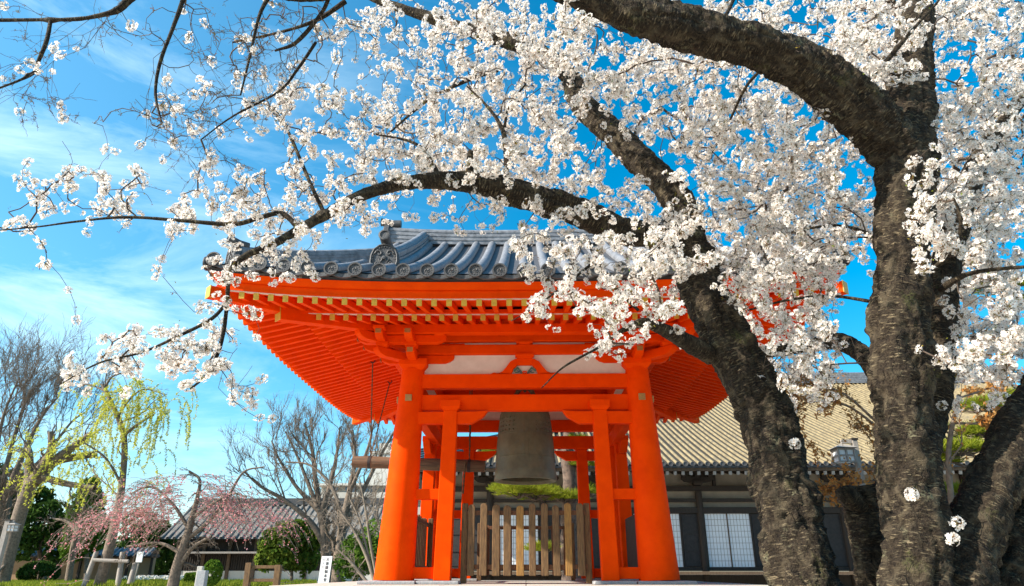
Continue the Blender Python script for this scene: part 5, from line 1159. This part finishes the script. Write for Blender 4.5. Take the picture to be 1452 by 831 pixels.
# density of blossom over cells of 66 x 66 photo pixels (how full the sky is there), used to spread real sprays in depth
DENS = ["0012235577866536668787", "0000123456788766638738"[:22], "0011235678875678864288", "1321234688886357875288", "4454555533346558986599", "1102233000033465985487",
        "0000200000012430550266", "0134420000000310560166", "0020010000000000340032"]
BUDDY = lambda px, py: px < 330 and py < 215 or (px < 480 and py < 120)
trunkpx = [(1283, 0, 1000, 48)]
def on_trunk(px, py):
    if 1228 < px < 1338 and (py > 120): return True
    c = 990+(py-390)*0.385
    return 390 < py and abs(px-c) < 52
T = []
rg = np.random.default_rng(77)
for ry, row in enumerate(DENS):
    for cx_, ch in enumerate(row):
        dn = int(ch)/9.0; n = rg.poisson((dn*dn*(62 if cx_ > 13 else 48)+dn*10) if not BUDDY(cx_*66+33, ry*66+33) else dn*70)
        for k in range(n):
            px, py = (cx_+rg.random())*66, (ry+rg.random())*66
            near = 4.1 if px < 520 else 4.5; far = 5.6 if px < 520 else 8.2
            if py > 330 and px < 960: near, far = 4.0, 5.0
            if BUDDY(px, py): near, far = 3.9, 4.8
            Y = near+(far-near)*rg.random()**1.2
            if on_trunk(px, py): Y = rg.uniform(5.9, 8.0)
            T.append((px, py, Y, BUDDY(px, py)))
# a few foreground sprays
for (px, py, Y, k, sx_, sy_) in [(1335, 275, 3.9, 26, 26, 38), (1305, 300, 3.95, 6, 14, 10), (805, 38, 3.8, 12, 12, 24), (1330, 345, 3.9, 8, 14, 14), (1260, 90, 4.2, 12, 26, 22), (1210, 60, 4.2, 14, 30, 24), (1415, 480, 4.2, 12, 30, 20), (1380, 520, 4.3, 10, 22, 14),
                               (880, 400, 4.9, 14, 40, 30), (800, 430, 4.9, 10, 40, 20), (940, 450, 4.9, 10, 30, 16), (855, 500, 4.85, 6, 18, 14), (1060, 400, 5.0, 9, 40, 36), (1150, 480, 5.2, 11, 44, 30), (1100, 360, 5.1, 14, 50, 30), (760, 350, 5.0, 12, 50, 26), (700, 300, 4.9, 12, 40, 18), (330, 415, 4.1, 9, 24, 28), (250, 480, 4.05, 9, 60, 18), (180, 520, 4.0, 7, 50, 14), (300, 520, 4.1, 8, 20, 18), (100, 535, 4.0, 4, 14, 8)]:
    for _ in range(k): T.append((px+rg.normal()*sx_, py+rg.normal()*sy_, Y+rg.uniform(-.12, .25), False))
TP_ = np.array([at(px, py, Y) for px, py, Y, b_ in T]); TB = np.array([b_ for *_, b_ in T])
# skeleton growth: every spray joins the nearest wood grown so far
nodes = np.vstack([NL[:, :3], NU[:, :3]]); nrad = np.concatenate([NL[:, 3], NU[:, 3]]); own = np.concatenate([np.zeros(len(NL), int), np.ones(len(NU), int)])
cap = 160000; X = np.zeros((cap, 3)); X[:len(nodes)] = nodes; own_ = np.zeros(cap, int); own_[:len(nodes)] = own; nn = len(nodes); n_main = nn
depth_ = np.zeros(cap); load = np.zeros(cap); parent = -np.ones(cap, int)
d0 = np.array([np.min(np.linalg.norm(nodes-p, axis=1)) for p in TP_]); order = np.argsort(d0)
chains = []
for ti in order:
    p = TP_[ti]; dd = np.linalg.norm(X[:nn]-p, axis=1)
    dd = dd+0.10*depth_[:nn]*0.3; j = int(np.argmin(dd)); a = X[j].copy(); v = p-a; L = np.linalg.norm(v)
    if L < 0.02: continue
    k = max(3, int(L/0.09)); s = np.linspace(0, 1, k+1)[:, None]
    bow = rg.normal(size=3)*0.16*L; bow[2] += 0.05*L; bow -= v*bow.dot(v)/(L*L)
    wob = np.cumsum(rg.normal(size=(k+1, 3)), axis=0)*0.012; wob -= s*wob[-1]; wob -= wob[0]
    Q = a+v*s+bow*(4*s*(1-s))+wob
    ids = [j]
    for q in Q[1:]:
        X[nn] = q; own_[nn] = own_[j]; depth_[nn] = depth_[ids[-1]]+np.linalg.norm(q-X[ids[-1]]); parent[nn] = ids[-1]; ids.append(nn); nn += 1
    chains.append((ids, ti))
for i in range(nn-1, n_main-1, -1):
    load[i] = max(load[i], 1.0); 
    if parent[i] >= n_main: load[parent[i]] += load[i] if False else 0
tips = np.zeros(cap)
for ids, ti in chains: tips[ids[-1]] += 1
acc = tips.copy()
for i in range(nn-1, n_main-1, -1):
    if parent[i] >= n_main: acc[parent[i]] += acc[i]
rad = 0.0018*np.maximum(acc, 1)**0.45
rad = np.minimum(rad, 0.016)
for w_i, tr in ((0, lean), (1, upr)):
    pth = []
    for ids, ti in chains:
        if own_[ids[-1]] != w_i: continue
        P = X[ids]; r = rad[ids].copy(); r[0] = r[1]; pth.append((P, r))
    # bare side twiglets with a crooked run
    side = []
    for P, r in pth:
        if len(P) > 4 and rg.random() < .55:
            k = rg.integers(1, len(P)-1); d = rg.normal(size=3); d /= np.linalg.norm(d); L = rg.uniform(.08, .3); s = np.linspace(0, 1, 5)[:, None]
            side.append((P[k]+d*L*s+np.array([0, 0, .12])*L*s*s+rg.normal(size=(5, 3))*.006*s, np.linspace(.0024, .0013, 5)))
    V, F = tubes_np(pth+side, 5); tag(npmesh('twigs', V, F, M['twig'], tr, smooth=True), None, kind='stuff')
# fine arching twigs with buds on the thin limbs towards the left
BUDP = []
tw2 = []
for li in (1, 9, 10, 11, 12, 13, 14):
    P, r = traced(UPR[li]); C = catmull(np.column_stack([P, r]), 8)[:, :3]
    C = C[C[:, 0] < -1.15] if li == 1 else C
    if len(C) > 3: fan(C, .0062, 3 if li != 1 else 2, tw2, rg, spread=0.75, ratio=(0.3 if li == 1 else 0.5), count=(9 if li == 1 else 4), up=-0.02, minr=.0016, droop=0.03)
for P, r in tw2:
    for l in np.arange(.35, 1.01, .22):
        if rg.random() < .55: BUDP.append(P[min(len(P)-1, int(l*(len(P)-1)))])
V, F = tubes_np(tw2, 4); tag(npmesh('bud_twigs', V, F, M['twig'], upr, smooth=True), None, kind='stuff')
# blossom clusters
def flower_tpl(rng, nf, R_, fd, openf):
    """cluster of nf five-petalled flowers on short stalks: V, quads, tri/mat lists"""
    V = []; F = []; mi = []
    d = rng.normal(size=(nf*6, 3)); d /= np.linalg.norm(d, axis=1)[:, None]; ch = [d[0]]
    for c in d[1:]:
        if min(np.linalg.norm(c-q) for q in ch) > 1.7/math.sqrt(nf) and len(ch) < nf: ch.append(c)
    for q in ch:
        c = q*R_*rng.uniform(.75, 1.05); n = q+rng.normal(size=3)*.35; n /= np.linalg.norm(n); u = np.cross(n, rng.normal(size=3)); u /= np.linalg.norm(u); v = np.cross(n, u); cup = rng.uniform(.05, .45); r = fd/2*rng.uniform(.85, 1.1)
        if rng.random() > openf:               # closed bud
            b = len(V); bl = r*.75
            for k in range(4): a = k*math.pi/2; V.append(c+(u*math.cos(a)+v*math.sin(a))*bl*.35)
            V.append(c+n*bl*.7); V.append(c-n*bl*.6)
            for k in range(4): F += [(b+k, b+(k+1) % 4, b+4, b+4), (b+(k+1) % 4, b+k, b+5, b+5)]; mi += [3, 3]
        else:
            for k in range(5):
                a = k*2*math.pi/5+rng.normal()*.05; e = u*math.cos(a)+v*math.sin(a); s = np.cross(n, e); b = len(V); cu = cup+rng.normal()*.08
                pt = lambda x, y, h: c+e*x*r+s*y*r+n*h*r
                V += [pt(.06, 0, 0), pt(.52, .36, cu*.45), pt(.97, .24, cu*.95), pt(.86, 0, cu*.72), pt(.97, -.24, cu*.95), pt(.52, -.36, cu*.45)]
                F += [(b, b+1, b+2, b+3), (b, b+3, b+4, b+5)]; mi += [0, 0]
            b = len(V); V += [c+(u*math.cos(k*math.pi/2)+v*math.sin(k*math.pi/2))*r*.24+n*r*.12 for k in range(4)]; F.append((b, b+1, b+2, b+3)); mi.append(1)
        b = len(V); w_ = u*.0011; o = rng.normal(size=3)*.004; V += [o-w_, o+w_, c+w_*2.5-n*.001, c-w_*2.5-n*.001]; F.append((b, b+1, b+2, b+3)); mi.append(2)
    return np.array(V), np.array(F), np.array(mi)
TPL = [flower_tpl(rg, int(n), R_, .037, .95) for n, R_ in ((17, .044), (14, .042), (21, .050), (12, .038), (16, .046), (8, .032))]
TBUD = [flower_tpl(rg, int(n), R_, .030, of) for n, R_, of in ((5, .022, .08), (4, .020, .0), (5, .024, .25), (3, .018, .0))]
for w_i, tr in ((0, lean), (1, upr)):
    Vs, Fs, Ms = [], [], []; b0 = 0; LC = []
    def put(tpl, c, sc):
        global b0
        V, F, m_ = tpl; Rm = rand_rot(1, rg)[0]; Vs.append((V*rg.uniform(.62, 1.32, 3))@Rm.T*sc+c); Fs.append(F+b0); Ms.append(m_); b0 += len(V)
    for ids, ti in chains:
        if own_[ids[-1]] != w_i: continue
        P = X[ids]; bud = TB[ti]; far = P[-1][1] > 6.2
        ln = np.concatenate([[0], np.cumsum(np.linalg.norm(np.diff(P[::-1], axis=0), axis=1))]); P_ = P[::-1]
        if bud:
            for l in np.arange(0, min(ln[-1], .45), .10):
                if rg.random() < .6: q = np.array([np.interp(l, ln, P_[:, i]) for i in range(3)])+rg.normal(size=3)*.012; put(TBUD[rg.integers(len(TBUD))] if rg.random() < .95 else TPL[rg.integers(6)], q, rg.uniform(.8, 1.1))
        else:
            l = 0.0; mx_ = min(ln[-1], rg.uniform(.12, .36))
            while l <= mx_:
                q = np.array([np.interp(l, ln, P_[:, i]) for i in range(3)])+rg.normal(size=3)*.018
                lf = q[0] < -1.0; put(TPL[rg.integers(6)] if rg.random() < (.66 if lf else .90) else TBUD[rg.integers(4)], q, rg.uniform(.58, .98) if lf else rg.uniform(.62, 1.12)); l += rg.uniform(.055, .095)
                if rg.random() < .35: LC.append(q+rg.normal(size=3)*.03)
    if w_i == 1:
        for q in BUDP: put(TBUD[rg.integers(len(TBUD))] if rg.random() < .93 else TPL[3], q, rg.uniform(.7, 1.0))
    o = npmesh('blossom', np.vstack(Vs), np.vstack(Fs), [M['petal'], M['stamen'], M['calyx'], M['bud']], tr, np.concatenate(Ms)); tag(o, None, kind='stuff')
    V, F = leaves_np(np.array(LC), rg.uniform(.012, .026, len(LC)), .45); npmesh('young_leaves', V, F, M['young_leaf'], tr)
# flowers sprouting straight from the bark
for tr, spots in ((lean, [(1127, 629, 4.90)]), (upr, [(1293, 701, 4.20), (1352, 764, 4.24), (1357, 742, 4.24)])):
    for px, py, Y in spots:
        c = np.array(at(px, py, Y)); V, F, m_ = flower_tpl(rg, 18, .036, .036, 1.0); npmesh('trunk_flowers', V+c, F, [M['petal'], M['stamen'], M['calyx'], M['bud']], tr, m_)
print('chains', len(chains), 'nodes', nn)
